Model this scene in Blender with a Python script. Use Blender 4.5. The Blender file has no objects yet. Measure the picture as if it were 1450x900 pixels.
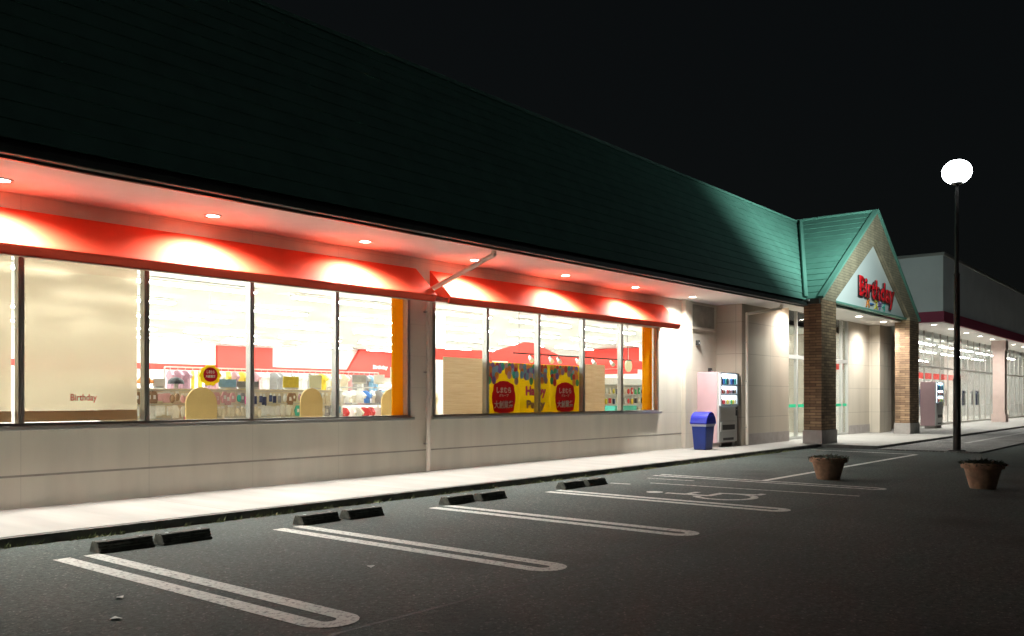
import bpy, bmesh, math, random
from mathutils import Vector, Matrix
random.seed(7)
R = math.radians
scene = bpy.context.scene
COL = scene.collection

# ------------------------------------------------------------------ materials
MATS = {}
def _new(name):
    m = bpy.data.materials.new(name); m.use_nodes = True
    nt = m.node_tree
    for n in list(nt.nodes): nt.nodes.remove(n)
    out = nt.nodes.new('ShaderNodeOutputMaterial')
    MATS[name] = m
    return m, nt, out

def mat(name, col, rough=0.6, metal=0.0, var=0.0, vscale=4.0, bump=0.0, bscale=60.0, spec=0.5, coord='Object', detail=4):
    m, nt, out = _new(name)
    b = nt.nodes.new('ShaderNodeBsdfPrincipled')
    b.inputs['Base Color'].default_value = (*col, 1)
    b.inputs['Roughness'].default_value = rough
    b.inputs['Metallic'].default_value = metal
    b.inputs['Specular IOR Level'].default_value = spec
    nt.links.new(b.outputs[0], out.inputs[0])
    tc = nt.nodes.new('ShaderNodeTexCoord')
    if var > 0:
        nz = nt.nodes.new('ShaderNodeTexNoise'); nz.inputs['Scale'].default_value = vscale; nz.inputs['Detail'].default_value = detail
        nt.links.new(tc.outputs[coord], nz.inputs['Vector'])
        mx = nt.nodes.new('ShaderNodeMix'); mx.data_type = 'RGBA'
        mx.inputs[6].default_value = (*[max(0, c*(1-var)) for c in col], 1)
        mx.inputs[7].default_value = (*[min(1, c*(1+var)) for c in col], 1)
        rp = nt.nodes.new('ShaderNodeMapRange'); rp.inputs[1].default_value = 0.3; rp.inputs[2].default_value = 0.7
        nt.links.new(nz.outputs['Fac'], rp.inputs[0]); nt.links.new(rp.outputs[0], mx.inputs[0])
        nt.links.new(mx.outputs[2], b.inputs['Base Color'])
    if bump > 0:
        n2 = nt.nodes.new('ShaderNodeTexNoise'); n2.inputs['Scale'].default_value = bscale; n2.inputs['Detail'].default_value = 6
        nt.links.new(tc.outputs[coord], n2.inputs['Vector'])
        bp = nt.nodes.new('ShaderNodeBump'); bp.inputs['Strength'].default_value = bump; bp.inputs['Distance'].default_value = 0.02
        nt.links.new(n2.outputs['Fac'], bp.inputs['Height']); nt.links.new(bp.outputs[0], b.inputs['Normal'])
    return m

def emit(name, col, strength):
    m, nt, out = _new(name)
    e = nt.nodes.new('ShaderNodeEmission'); e.inputs[0].default_value = (*col, 1); e.inputs[1].default_value = strength
    nt.links.new(e.outputs[0], out.inputs[0]); return m

def glass_mat(name, tint=(0.93, 0.96, 0.95), refl=0.06):
    m, nt, out = _new(name)
    t = nt.nodes.new('ShaderNodeBsdfTransparent'); t.inputs[0].default_value = (*tint, 1)
    g = nt.nodes.new('ShaderNodeBsdfGlossy'); g.inputs['Roughness'].default_value = 0.02
    lw = nt.nodes.new('ShaderNodeLayerWeight'); lw.inputs[0].default_value = 0.5
    pw = nt.nodes.new('ShaderNodeMath'); pw.operation = 'POWER'; pw.inputs[1].default_value = 5
    nt.links.new(lw.outputs['Facing'], pw.inputs[0])
    ma = nt.nodes.new('ShaderNodeMath'); ma.operation = 'MULTIPLY_ADD'; ma.inputs[1].default_value = 0.95; ma.inputs[2].default_value = 0.05
    nt.links.new(pw.outputs[0], ma.inputs[0])
    mx = nt.nodes.new('ShaderNodeMixShader')
    nt.links.new(ma.outputs[0], mx.inputs[0]); nt.links.new(t.outputs[0], mx.inputs[1]); nt.links.new(g.outputs[0], mx.inputs[2])
    nt.links.new(mx.outputs[0], out.inputs[0]); return m

def panel_wall(name, col, bw, rh, mortar=0.006, dark=0.55, offset=0.0, var=0.06, bump=0.25, col2=None, stain=0.12, rough=0.75, uoff=0.0, voff=0.0):
    """flat cladding / masonry: joints and per-panel tone from a brick texture in metres (UV), plus weather stains"""
    m, nt, out = _new(name)
    b = nt.nodes.new('ShaderNodeBsdfPrincipled'); b.inputs['Roughness'].default_value = rough
    nt.links.new(b.outputs[0], out.inputs[0])
    tc = nt.nodes.new('ShaderNodeTexCoord'); mp = nt.nodes.new('ShaderNodeMapping')
    mp.inputs['Location'].default_value = (uoff, voff, 0)
    nt.links.new(tc.outputs['UV'], mp.inputs[0])
    br = nt.nodes.new('ShaderNodeTexBrick')
    br.offset = offset; br.inputs['Scale'].default_value = 1.0
    br.inputs['Brick Width'].default_value = bw; br.inputs['Row Height'].default_value = rh
    br.inputs['Mortar Size'].default_value = mortar; br.inputs['Mortar Smooth'].default_value = 0.1
    c2 = col2 or tuple(c*(1-var) for c in col)
    br.inputs['Color1'].default_value = (*col, 1); br.inputs['Color2'].default_value = (*c2, 1)
    br.inputs['Mortar'].default_value = (*[c*dark for c in col], 1)
    nt.links.new(mp.outputs[0], br.inputs['Vector'])
    nz = nt.nodes.new('ShaderNodeTexNoise'); nz.inputs['Scale'].default_value = 1.3; nz.inputs['Detail'].default_value = 7
    mp2 = nt.nodes.new('ShaderNodeMapping'); mp2.inputs['Scale'].default_value = (1.8, 0.3, 1)
    nt.links.new(tc.outputs['UV'], mp2.inputs[0]); nt.links.new(mp2.outputs[0], nz.inputs['Vector'])
    mr = nt.nodes.new('ShaderNodeMapRange'); mr.inputs[1].default_value = 0.35; mr.inputs[2].default_value = 0.7
    mr.inputs[3].default_value = 1.0; mr.inputs[4].default_value = 1.0-stain
    nt.links.new(nz.outputs['Fac'], mr.inputs[0])
    mu = nt.nodes.new('ShaderNodeMix'); mu.data_type = 'RGBA'; mu.blend_type = 'MULTIPLY'; mu.inputs[0].default_value = 1
    nt.links.new(br.outputs['Color'], mu.inputs[6]); nt.links.new(mr.outputs[0], mu.inputs[7])
    nt.links.new(mu.outputs[2], b.inputs['Base Color'])
    n2 = nt.nodes.new('ShaderNodeTexNoise'); n2.inputs['Scale'].default_value = 55; n2.inputs['Detail'].default_value = 5
    nt.links.new(tc.outputs['UV'], n2.inputs['Vector'])
    ad = nt.nodes.new('ShaderNodeMath'); ad.operation = 'MULTIPLY_ADD'; ad.inputs[1].default_value = -1.2
    nt.links.new(br.outputs['Fac'], ad.inputs[0]); nt.links.new(n2.outputs['Fac'], ad.inputs[2])
    bp = nt.nodes.new('ShaderNodeBump'); bp.inputs['Strength'].default_value = bump; bp.inputs['Distance'].default_value = 0.01
    nt.links.new(ad.outputs[0], bp.inputs['Height']); nt.links.new(bp.outputs[0], b.inputs['Normal'])
    return m

def asphalt_mat(name, base=0.05, tint=(1, 1.0, 1.0)):
    m, nt, out = _new(name)
    b = nt.nodes.new('ShaderNodeBsdfPrincipled'); b.inputs['Roughness'].default_value = 0.85; b.inputs['Specular IOR Level'].default_value = 0.3
    nt.links.new(b.outputs[0], out.inputs[0])
    tc = nt.nodes.new('ShaderNodeTexCoord')
    def noise(s, d, r=0.6):
        n = nt.nodes.new('ShaderNodeTexNoise'); n.inputs['Scale'].default_value = s; n.inputs['Detail'].default_value = d; n.inputs['Roughness'].default_value = r
        nt.links.new(tc.outputs['Object'], n.inputs['Vector']); return n
    big = noise(0.35, 5); fine = noise(20, 5, 0.85)
    vor = nt.nodes.new('ShaderNodeTexVoronoi'); vor.inputs['Scale'].default_value = 70
    nt.links.new(tc.outputs['Object'], vor.inputs['Vector'])
    cr = nt.nodes.new('ShaderNodeValToRGB')
    cr.color_ramp.elements[0].position = 0.34; cr.color_ramp.elements[1].position = 0.70
    cr.color_ramp.elements[0].color = (*[base*0.25*t for t in tint], 1); cr.color_ramp.elements[1].color = (*[base*2.5*t for t in tint], 1)
    nt.links.new(fine.outputs['Fac'], cr.inputs[0])
    # pale stones worn through the binder
    st = nt.nodes.new('ShaderNodeValToRGB'); st.color_ramp.elements[0].position = 0.80; st.color_ramp.elements[1].position = 0.97
    st.color_ramp.elements[0].color = (0, 0, 0, 1); st.color_ramp.elements[1].color = (1, 1, 1, 1)
    nt.links.new(vor.outputs['Color'], st.inputs[0])
    m1 = nt.nodes.new('ShaderNodeMix'); m1.data_type = 'RGBA'; m1.inputs[7].default_value = (base*4.5, base*4.5, base*4.2, 1)
    nt.links.new(st.outputs[0], m1.inputs[0]); nt.links.new(cr.outputs[0], m1.inputs[6])
    br = nt.nodes.new('ShaderNodeMapRange'); br.inputs[1].default_value = 0.3; br.inputs[2].default_value = 0.7; br.inputs[3].default_value = 0.72; br.inputs[4].default_value = 1.25
    nt.links.new(big.outputs['Fac'], br.inputs[0])
    m2 = nt.nodes.new('ShaderNodeMix'); m2.data_type = 'RGBA'; m2.blend_type = 'MULTIPLY'; m2.inputs[0].default_value = 1
    nt.links.new(m1.outputs[2], m2.inputs[6]); nt.links.new(br.outputs[0], m2.inputs[7])
    # oil stains: a few soft dark spots
    vs = nt.nodes.new('ShaderNodeTexVoronoi'); vs.inputs['Scale'].default_value = 0.55
    dw = noise(2.2, 5); dm = nt.nodes.new('ShaderNodeVectorMath'); dm.operation = 'MULTIPLY_ADD'; dm.inputs[1].default_value = (0.7, 0.7, 0.7)
    nt.links.new(dw.outputs['Color'], dm.inputs[0]); nt.links.new(tc.outputs['Object'], dm.inputs[2]); nt.links.new(dm.outputs[0], vs.inputs['Vector'])
    os_ = nt.nodes.new('ShaderNodeMapRange'); os_.inputs[1].default_value = 0.10; os_.inputs[2].default_value = 0.34; os_.inputs[3].default_value = 0.55; os_.inputs[4].default_value = 1.0
    nt.links.new(vs.outputs['Distance'], os_.inputs[0])
    mo = nt.nodes.new('ShaderNodeMix'); mo.data_type = 'RGBA'; mo.blend_type = 'MULTIPLY'; mo.inputs[0].default_value = 1
    nt.links.new(m2.outputs[2], mo.inputs[6]); nt.links.new(os_.outputs[0], mo.inputs[7]); m2 = mo
    # hairline cracks
    wv = noise(1.1, 6, 0.65)
    ab = nt.nodes.new('ShaderNodeMath'); ab.operation = 'SUBTRACT'; ab.inputs[1].default_value = 0.5
    nt.links.new(wv.outputs['Fac'], ab.inputs[0])
    a2 = nt.nodes.new('ShaderNodeMath'); a2.operation = 'ABSOLUTE'; nt.links.new(ab.outputs[0], a2.inputs[0])
    ck = nt.nodes.new('ShaderNodeMapRange'); ck.inputs[1].default_value = 0.0; ck.inputs[2].default_value = 0.004; ck.inputs[3].default_value = 0.6; ck.inputs[4].default_value = 1.0
    nt.links.new(a2.outputs[0], ck.inputs[0])
    m3 = nt.nodes.new('ShaderNodeMix'); m3.data_type = 'RGBA'; m3.blend_type = 'MULTIPLY'; m3.inputs[0].default_value = 1
    nt.links.new(m2.outputs[2], m3.inputs[6]); nt.links.new(ck.outputs[0], m3.inputs[7])
    nt.links.new(m3.outputs[2], b.inputs['Base Color'])
    bp = nt.nodes.new('ShaderNodeBump'); bp.inputs['Strength'].default_value = 0.9; bp.inputs['Distance'].default_value = 0.012
    nt.links.new(fine.outputs['Fac'], bp.inputs['Height']); nt.links.new(bp.outputs[0], b.inputs['Normal'])
    return m

def worn_paint(name, col, lo=0.36, hi=0.5, scale=9.0, wear=(0.05, 0.05, 0.05)):
    """road paint: chips show the asphalt colour underneath"""
    m, nt, out = _new(name)
    b = nt.nodes.new('ShaderNodeBsdfPrincipled'); b.inputs['Roughness'].default_value = 0.7
    nt.links.new(b.outputs[0], out.inputs[0])
    tc = nt.nodes.new('ShaderNodeTexCoord')
    nz = nt.nodes.new('ShaderNodeTexNoise'); nz.inputs['Scale'].default_value = scale; nz.inputs['Detail'].default_value = 8; nz.inputs['Roughness'].default_value = 0.75
    nt.links.new(tc.outputs['Object'], nz.inputs['Vector'])
    mr = nt.nodes.new('ShaderNodeMapRange'); mr.inputs[1].default_value = lo; mr.inputs[2].default_value = hi
    nt.links.new(nz.outputs['Fac'], mr.inputs[0])
    mx = nt.nodes.new('ShaderNodeMix'); mx.data_type = 'RGBA'
    mx.inputs[6].default_value = (*wear, 1); mx.inputs[7].default_value = (*col, 1)
    nt.links.new(mr.outputs[0], mx.inputs[0]); nt.links.new(mx.outputs[2], b.inputs['Base Color'])
    bp = nt.nodes.new('ShaderNodeBump'); bp.inputs['Strength'].default_value = 0.5; bp.inputs['Distance'].default_value = 0.01
    n2 = nt.nodes.new('ShaderNodeTexNoise'); n2.inputs['Scale'].default_value = 60
    nt.links.new(tc.outputs['Object'], n2.inputs['Vector'])
    nt.links.new(n2.outputs['Fac'], bp.inputs['Height']); nt.links.new(bp.outputs[0], b.inputs['Normal'])
    return m

def translucent(name, col, fac=0.5, var=0.0):
    m, nt, out = _new(name)
    d = nt.nodes.new('ShaderNodeBsdfDiffuse'); d.inputs[0].default_value = (*col, 1)
    t = nt.nodes.new('ShaderNodeBsdfTranslucent'); t.inputs[0].default_value = (*col, 1)
    mx = nt.nodes.new('ShaderNodeMixShader'); mx.inputs[0].default_value = fac
    nt.links.new(d.outputs[0], mx.inputs[1]); nt.links.new(t.outputs[0], mx.inputs[2]); nt.links.new(mx.outputs[0], out.inputs[0])
    return m

M = {}
M['asphalt'] = asphalt_mat('asphalt', 0.043, (0.76, 1.0, 0.90))
M['apron'] = asphalt_mat('apron_paving', 0.12, (1, 0.99, 0.95))
M['walk'] = panel_wall('walkway_concrete', (0.27, 0.262, 0.24), 3.0, 40.0, 0.008, 0.6, 0, 0.05, 0.3, stain=0.24)
M['kerb'] = mat('kerb_concrete', (0.10, 0.098, 0.09), 0.9, var=0.35, vscale=5, bump=0.4)
M['paint'] = worn_paint('white_road_paint', (0.52, 0.53, 0.49), 0.36, 0.50, 22)
M['paint_sign'] = worn_paint('emblem_paint', (0.50, 0.50, 0.47), 0.36, 0.52, 16)
M['paint_old'] = worn_paint('faded_road_paint', (0.42, 0.42, 0.40), 0.36, 0.54, 14.0)
M['wall'] = panel_wall('beige_cladding', (0.72, 0.68, 0.58), 1.64, 0.572, 0.004, 0.82, 0, 0.03, 0.2, uoff=0.45, voff=-0.49, stain=0.13)
M['wall_pink'] = panel_wall('buff_cladding', (0.50, 0.45, 0.37), 1.8, 0.9, 0.007, 0.6, 0, 0.03, 0.3, stain=0.1)
M['band'] = mat('dado_band', (0.33, 0.31, 0.265), 0.8, var=0.15, bump=0.2)
M['soffit'] = mat('soffit_white', (0.70, 0.68, 0.65), 0.7, var=0.03)
M['fascia'] = mat('fascia_dark', (0.035, 0.045, 0.04), 0.5, var=0.2)
M['roof'] = mat('green_metal_roof', (0.12, 0.30, 0.24), 0.6, var=0.12, vscale=2.5, bump=0.06, bscale=20)
M['roof_trim'] = mat('green_roof_trim', (0.13, 0.31, 0.25), 0.5)
M['flat_roof'] = mat('flat_roof_grey', (0.08, 0.08, 0.08), 0.9)
M['alu'] = mat('aluminium_frame', (0.42, 0.41, 0.38), 0.38, 0.75)
M['alu_dark'] = mat('bronze_frame', (0.22, 0.21, 0.19), 0.4, 0.6)
M['glass'] = glass_mat('window_glass')
M['awning'] = mat('red_awning_canvas', (0.84, 0.085, 0.035), 0.75, var=0.05, vscale=1.5, bump=0.05, bscale=80)
M['pipe'] = mat('cream_pipe', (0.62, 0.57, 0.49), 0.45, var=0.05)
M['brick'] = panel_wall('stacked_stone', (0.21, 0.125, 0.075), 0.36, 0.085, 0.008, 0.35, 0.5, bump=0.9, col2=(0.42, 0.27, 0.155), stain=0.4, rough=0.85)
M['gable'] = panel_wall('gable_stone', (0.31, 0.25, 0.17), 0.36, 0.085, 0.007, 0.6, 0.5, bump=0.7, col2=(0.40, 0.32, 0.22), stain=0.3, rough=0.85)
M['plinth'] = mat('plinth_concrete', (0.34, 0.31, 0.29), 0.85, var=0.12, bump=0.2)
M['tymp'] = mat('white_sign_panel', (0.80, 0.82, 0.82), 0.25)
M['sign_red'] = mat('sign_red', (0.85, 0.015, 0.025), 0.35)
M['sign_side'] = mat('sign_return_dark', (0.06, 0.03, 0.03), 0.5)
M['lens'] = emit('lamp_lens', (1.0, 0.93, 0.82), 30)
M['lens_rim'] = mat('lamp_rim', (0.7, 0.69, 0.66), 0.4)
M['strip'] = emit('fluorescent_tube', (1.0, 0.985, 0.95), 54)
M['int_white'] = mat('interior_white', (0.80, 0.79, 0.75), 0.7)
M['int_ceil'] = mat('interior_ceiling', (0.68, 0.70, 0.66), 0.8)
M['int_floor'] = mat('shop_floor', (0.52, 0.49, 0.44), 0.35, var=0.05)
M['int_red'] = mat('interior_red', (0.72, 0.05, 0.035), 0.6)
M['orange'] = translucent('orange_panel', (0.90, 0.46, 0.012), 0.4)
M['tan'] = mat('tan_board', (0.66, 0.47, 0.19), 0.6, var=0.05)
M['ply'] = translucent('pale_board', (0.72, 0.60, 0.44), 0.5)
def add_grain(m, c1, c2):
    nt = m.node_tree; tc = nt.nodes.new('ShaderNodeTexCoord'); mp = nt.nodes.new('ShaderNodeMapping'); mp.inputs['Scale'].default_value = (1.2, 1, 28)
    nz = nt.nodes.new('ShaderNodeTexNoise'); nz.inputs['Scale'].default_value = 1.5; nz.inputs['Detail'].default_value = 6
    nt.links.new(tc.outputs['Object'], mp.inputs[0]); nt.links.new(mp.outputs[0], nz.inputs['Vector'])
    mr = nt.nodes.new('ShaderNodeMapRange'); mr.inputs[1].default_value = 0.3; mr.inputs[2].default_value = 0.7
    nt.links.new(nz.outputs['Fac'], mr.inputs[0])
    mx = nt.nodes.new('ShaderNodeMix'); mx.data_type = 'RGBA'; mx.inputs[6].default_value = (*c1, 1); mx.inputs[7].default_value = (*c2, 1)
    nt.links.new(mr.outputs[0], mx.inputs[0])
    for n in list(nt.nodes):
        if n.type in ('BSDF_DIFFUSE', 'BSDF_TRANSLUCENT'): nt.links.new(mx.outputs[2], n.inputs[0])
add_grain(M['ply'], (0.68, 0.55, 0.39), (0.82, 0.71, 0.55))
M['blind'] = translucent('blind_fabric', (0.78, 0.71, 0.60), 0.6)
def add_sheen_through(m, col, fac=0.25):
    nt = m.node_tree; out = [n for n in nt.nodes if n.type == 'OUTPUT_MATERIAL'][0]; prev = out.inputs[0].links[0].from_socket
    rb = nt.nodes.new('ShaderNodeBsdfRefraction'); rb.inputs[0].default_value = (*col, 1); rb.inputs['Roughness'].default_value = 0.2; rb.inputs['IOR'].default_value = 1.25
    mx = nt.nodes.new('ShaderNodeMixShader'); mx.inputs[0].default_value = fac
    nt.links.new(prev, mx.inputs[1]); nt.links.new(rb.outputs[0], mx.inputs[2]); nt.links.new(mx.outputs[0], out.inputs[0])
add_sheen_through(M['blind'], (0.85, 0.78, 0.66), 0.33)
M['hem'] = translucent('blind_hem', (0.58, 0.42, 0.28), 0.35)
M['grey'] = mat('grey_plastic', (0.30, 0.31, 0.32), 0.45)
M['vend_grey'] = mat('vending_front', (0.46, 0.46, 0.45), 0.4)
M['silver'] = mat('silver_panel', (0.55, 0.55, 0.53), 0.35, 0.5)
M['black'] = mat('black_part', (0.02, 0.02, 0.022), 0.5)
M['white'] = mat('white_part', (0.78, 0.77, 0.74), 0.5)
M['rubber'] = mat('recycled_rubber', (0.075, 0.077, 0.062), 0.7, var=0.5, vscale=18, bump=0.4, bscale=50)
M['vend_pink'] = mat('vending_side_pink', (0.52, 0.35, 0.375), 0.45, var=0.03)
M['vend_lit'] = emit('vending_display', (0.72, 0.88, 1.0), 7.0)
M['blue'] = mat('blue_bin_plastic', (0.010, 0.03, 0.19), 0.38, var=0.1)
M['blue_lid'] = mat('blue_lid_plastic', (0.008, 0.016, 0.32), 0.3)
M['bag'] = translucent('clear_bag', (0.5, 0.52, 0.6), 0.3)
M['pole'] = mat('dark_pole', (0.035, 0.032, 0.03), 0.5, 0.3, var=0.25, vscale=6)
M['globe'] = emit('street_lamp_lens', (0.90, 0.97, 1.0), 14)
M['pot'] = mat('terracotta', (0.27, 0.165, 0.10), 0.8, var=0.35, vscale=9, bump=0.25, bscale=40)
M['soil'] = mat('potting_soil', (0.035, 0.028, 0.02), 0.95, bump=0.8, bscale=50)
M['dryleaf'] = mat('wilted_leaf', (0.025, 0.032, 0.014), 0.8, var=0.5, vscale=20)
M['weed'] = mat('weed_leaf', (0.17, 0.19, 0.09), 0.7, var=0.5, vscale=12)
M['b2white'] = mat('shop_two_cladding', (0.66, 0.70, 0.70), 0.6, var=0.06, vscale=0.8)
M['maroon'] = mat('maroon_band', (0.32, 0.04, 0.09), 0.55)
M['b2col'] = mat('pink_column', (0.52, 0.40, 0.36), 0.6, var=0.06)
M['poster_y'] = translucent('poster_yellow', (0.88, 0.70, 0.03), 0.35)
M['poster_m'] = translucent('poster_maroon', (0.52, 0.02, 0.04), 0.35)
M['green_tape'] = mat('green_door_tape', (0.02, 0.48, 0.24), 0.5)
M['seam'] = worn_paint('asphalt_seam', (0.006, 0.006, 0.006), 0.35, 0.6, 6.0, (0.022, 0.022, 0.022))
M['scrap'] = mat('paper_scrap', (0.65, 0.65, 0.62), 0.7)
M['pale_card'] = mat('pale_card', (0.74, 0.74, 0.52), 0.6)
PAL = {'pale pink': (0.66, 0.36, 0.38), 'white': (0.78, 0.77, 0.74), 'grey': (0.32, 0.31, 0.31), 'light blue': (0.25, 0.45, 0.62),
       'red': (0.62, 0.04, 0.04), 'yellow': (0.75, 0.58, 0.06), 'brown': (0.30, 0.18, 0.11), 'teal': (0.05, 0.42, 0.34),
       'orange': (0.80, 0.25, 0.04), 'navy': (0.05, 0.06, 0.14), 'magenta': (0.62, 0.05, 0.26), 'cream': (0.70, 0.62, 0.46),
       'green': (0.08, 0.40, 0.16), 'blue': (0.06, 0.20, 0.55), 'purple': (0.28, 0.14, 0.42), 'mauve': (0.42, 0.24, 0.30), 'black': (0.025, 0.025, 0.028)}
for k, c in PAL.items(): M['c_'+k] = mat(k.replace(' ', '_')+'_goods', c, 0.55, var=0.12, vscale=14)

# ------------------------------------------------------------------ mesh helpers
def root_loc(o):
    while o.parent: o = o.parent
    return o.location

class MB:
    def __init__(s): s.bm = bmesh.new(); s.mi = 0
    def _f(s, vs):
        try:
            f = s.bm.faces.new(vs); f.material_index = s.mi; return f
        except ValueError: return None
    def box(s, x0, x1, y0, y1, z0, z1):
        v = [s.bm.verts.new(p) for p in ((x0,y0,z0),(x1,y0,z0),(x1,y1,z0),(x0,y1,z0),(x0,y0,z1),(x1,y0,z1),(x1,y1,z1),(x0,y1,z1))]
        for q in ((3,2,1,0),(4,5,6,7),(0,1,5,4),(1,2,6,5),(2,3,7,6),(3,0,4,7)): s._f([v[i] for i in q])
        return s
    def hexa(s, bot, top):
        """bot/top: 4 points each, anticlockwise seen from above"""
        v = [s.bm.verts.new(p) for p in list(bot)+list(top)]
        for q in ((3,2,1,0),(4,5,6,7),(0,1,5,4),(1,2,6,5),(2,3,7,6),(3,0,4,7)): s._f([v[i] for i in q])
        return s
    def sloped_x(s, x0, x1, y0, y1, zb, zt, n=1):
        """box whose bottom and top heights are functions of x"""
        for i in range(n):
            a = x0+(x1-x0)*i/n; b = x0+(x1-x0)*(i+1)/n
            s.hexa([(a,y0,zb(a)),(b,y0,zb(b)),(b,y1,zb(b)),(a,y1,zb(a))], [(a,y0,zt(a)),(b,y0,zt(b)),(b,y1,zt(b)),(a,y1,zt(a))])
        return s
    def prism(s, pts, axis, a, b):
        """polygon pts (2D) extruded along axis 'x','y','z' from a to b"""
        def P(p, t): return {'x': (t,p[0],p[1]), 'y': (p[0],t,p[1]), 'z': (p[0],p[1],t)}[axis]
        A = [s.bm.verts.new(P(p, a)) for p in pts]; B = [s.bm.verts.new(P(p, b)) for p in pts]
        s._f(A[::-1]); s._f(B)
        n = len(pts)
        for i in range(n): s._f([A[i], A[(i+1)%n], B[(i+1)%n], B[i]])
        return s
    def quad(s, *pts): s._f([s.bm.verts.new(p) for p in pts]); return s
    def tube(s, p0, p1, r0, r1=None, n=16, caps=True):
        r1 = r0 if r1 is None else r1
        p0 = Vector(p0); p1 = Vector(p1); d = (p1-p0).normalized()
        u = d.orthogonal().normalized(); w = d.cross(u)
        A = []; B = []
        for i in range(n):
            t = 2*math.pi*i/n; e = u*math.cos(t)+w*math.sin(t)
            A.append(s.bm.verts.new(p0+e*r0)); B.append(s.bm.verts.new(p1+e*r1))
        for i in range(n): s._f([A[i], A[(i+1)%n], B[(i+1)%n], B[i]])
        if caps: s._f(A[::-1]); s._f(B)
        return s
    def lathe(s, prof, c=(0,0,0), n=28, cap=True):
        rings = []
        for r, z in prof:
            rings.append([s.bm.verts.new((c[0]+r*math.cos(2*math.pi*i/n), c[1]+r*math.sin(2*math.pi*i/n), c[2]+z)) for i in range(n)])
        for a, b in zip(rings, rings[1:]):
            for i in range(n): s._f([a[i], a[(i+1)%n], b[(i+1)%n], b[i]])
        if cap: s._f(rings[0][::-1]); s._f(rings[-1])
        return s
    def ball(s, c, rx, ry, rz, nu=14, nv=8):
        vs = []
        for j in range(1, nv):
            ph = math.pi*j/nv
            vs.append([s.bm.verts.new((c[0]+rx*math.sin(ph)*math.cos(2*math.pi*i/nu), c[1]+ry*math.sin(ph)*math.sin(2*math.pi*i/nu), c[2]+rz*math.cos(ph))) for i in range(nu)])
        t = s.bm.verts.new((c[0], c[1], c[2]+rz)); b = s.bm.verts.new((c[0], c[1], c[2]-rz))
        for i in range(nu):
            s._f([t, vs[0][i], vs[0][(i+1)%nu]]); s._f([b, vs[-1][(i+1)%nu], vs[-1][i]])
        for a, c2 in zip(vs, vs[1:]):
            for i in range(nu): s._f([a[i], c2[i], c2[(i+1)%nu], a[(i+1)%nu]])
        return s
    def build(s, name, mats, parent=None, bevel=0, smooth=False, loc=None):
        bm = s.bm
        bmesh.ops.recalc_face_normals(bm, faces=bm.faces)
        if bevel > 0:
            bmesh.ops.remove_doubles(bm, verts=bm.verts, dist=1e-5)
            eds = [e for e in bm.edges if len(e.link_faces) == 2 and e.calc_face_angle(0) > 0.6]
            bmesh.ops.bevel(bm, geom=eds, offset=bevel, segments=2, affect='EDGES', profile=0.5)
        uv = bm.loops.layers.uv.new('UVMap')
        for f in bm.faces:
            n = f.normal; ax = max(range(3), key=lambda i: abs(n[i]))
            for l in f.loops:
                c = l.vert.co
                l[uv].uv = (c.y, c.z) if ax == 0 else ((c.x, c.z) if ax == 1 else (c.x, c.y))
            f.smooth = smooth
        L = loc if loc is not None else (root_loc(parent) if parent else Vector((0,0,0)))
        L = Vector(L)
        bmesh.ops.translate(bm, verts=bm.verts, vec=-L)
        me = bpy.data.meshes.new(name); bm.to_mesh(me); bm.free()
        if not isinstance(mats, (list, tuple)): mats = [mats]
        for m in mats: me.materials.append(m)
        if smooth:
            try: me.set_sharp_from_angle(angle=R(40))
            except Exception: pass
        o = bpy.data.objects.new(name, me); COL.objects.link(o)
        if parent: o.parent = parent
        else: o.location = L
        return o

def tag(o, label=None, cat=None, group=None, kind=None):
    if label: o['label'] = label
    if cat: o['category'] = cat
    if group: o['group'] = group
    if kind: o['kind'] = kind
    return o
def thing(name, label, cat, loc=(0,0,0), group=None):
    o = bpy.data.objects.new(name, None); o.location = loc; o.empty_display_size = 0.2
    COL.objects.link(o); return tag(o, label, cat, group)
def clone(o, loc=None, parent=None, label=None):
    c = o.copy(); COL.objects.link(c); c.parent = parent
    if loc is not None: c.location = loc
    if label: c['label'] = label
    for ch in list(o.children): clone(ch, None, c)
    return c
ORD = ['first','second','third','fourth','fifth','sixth','seventh','eighth','ninth','tenth','eleventh','twelfth','thirteenth','fourteenth','fifteenth','sixteenth']

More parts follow.
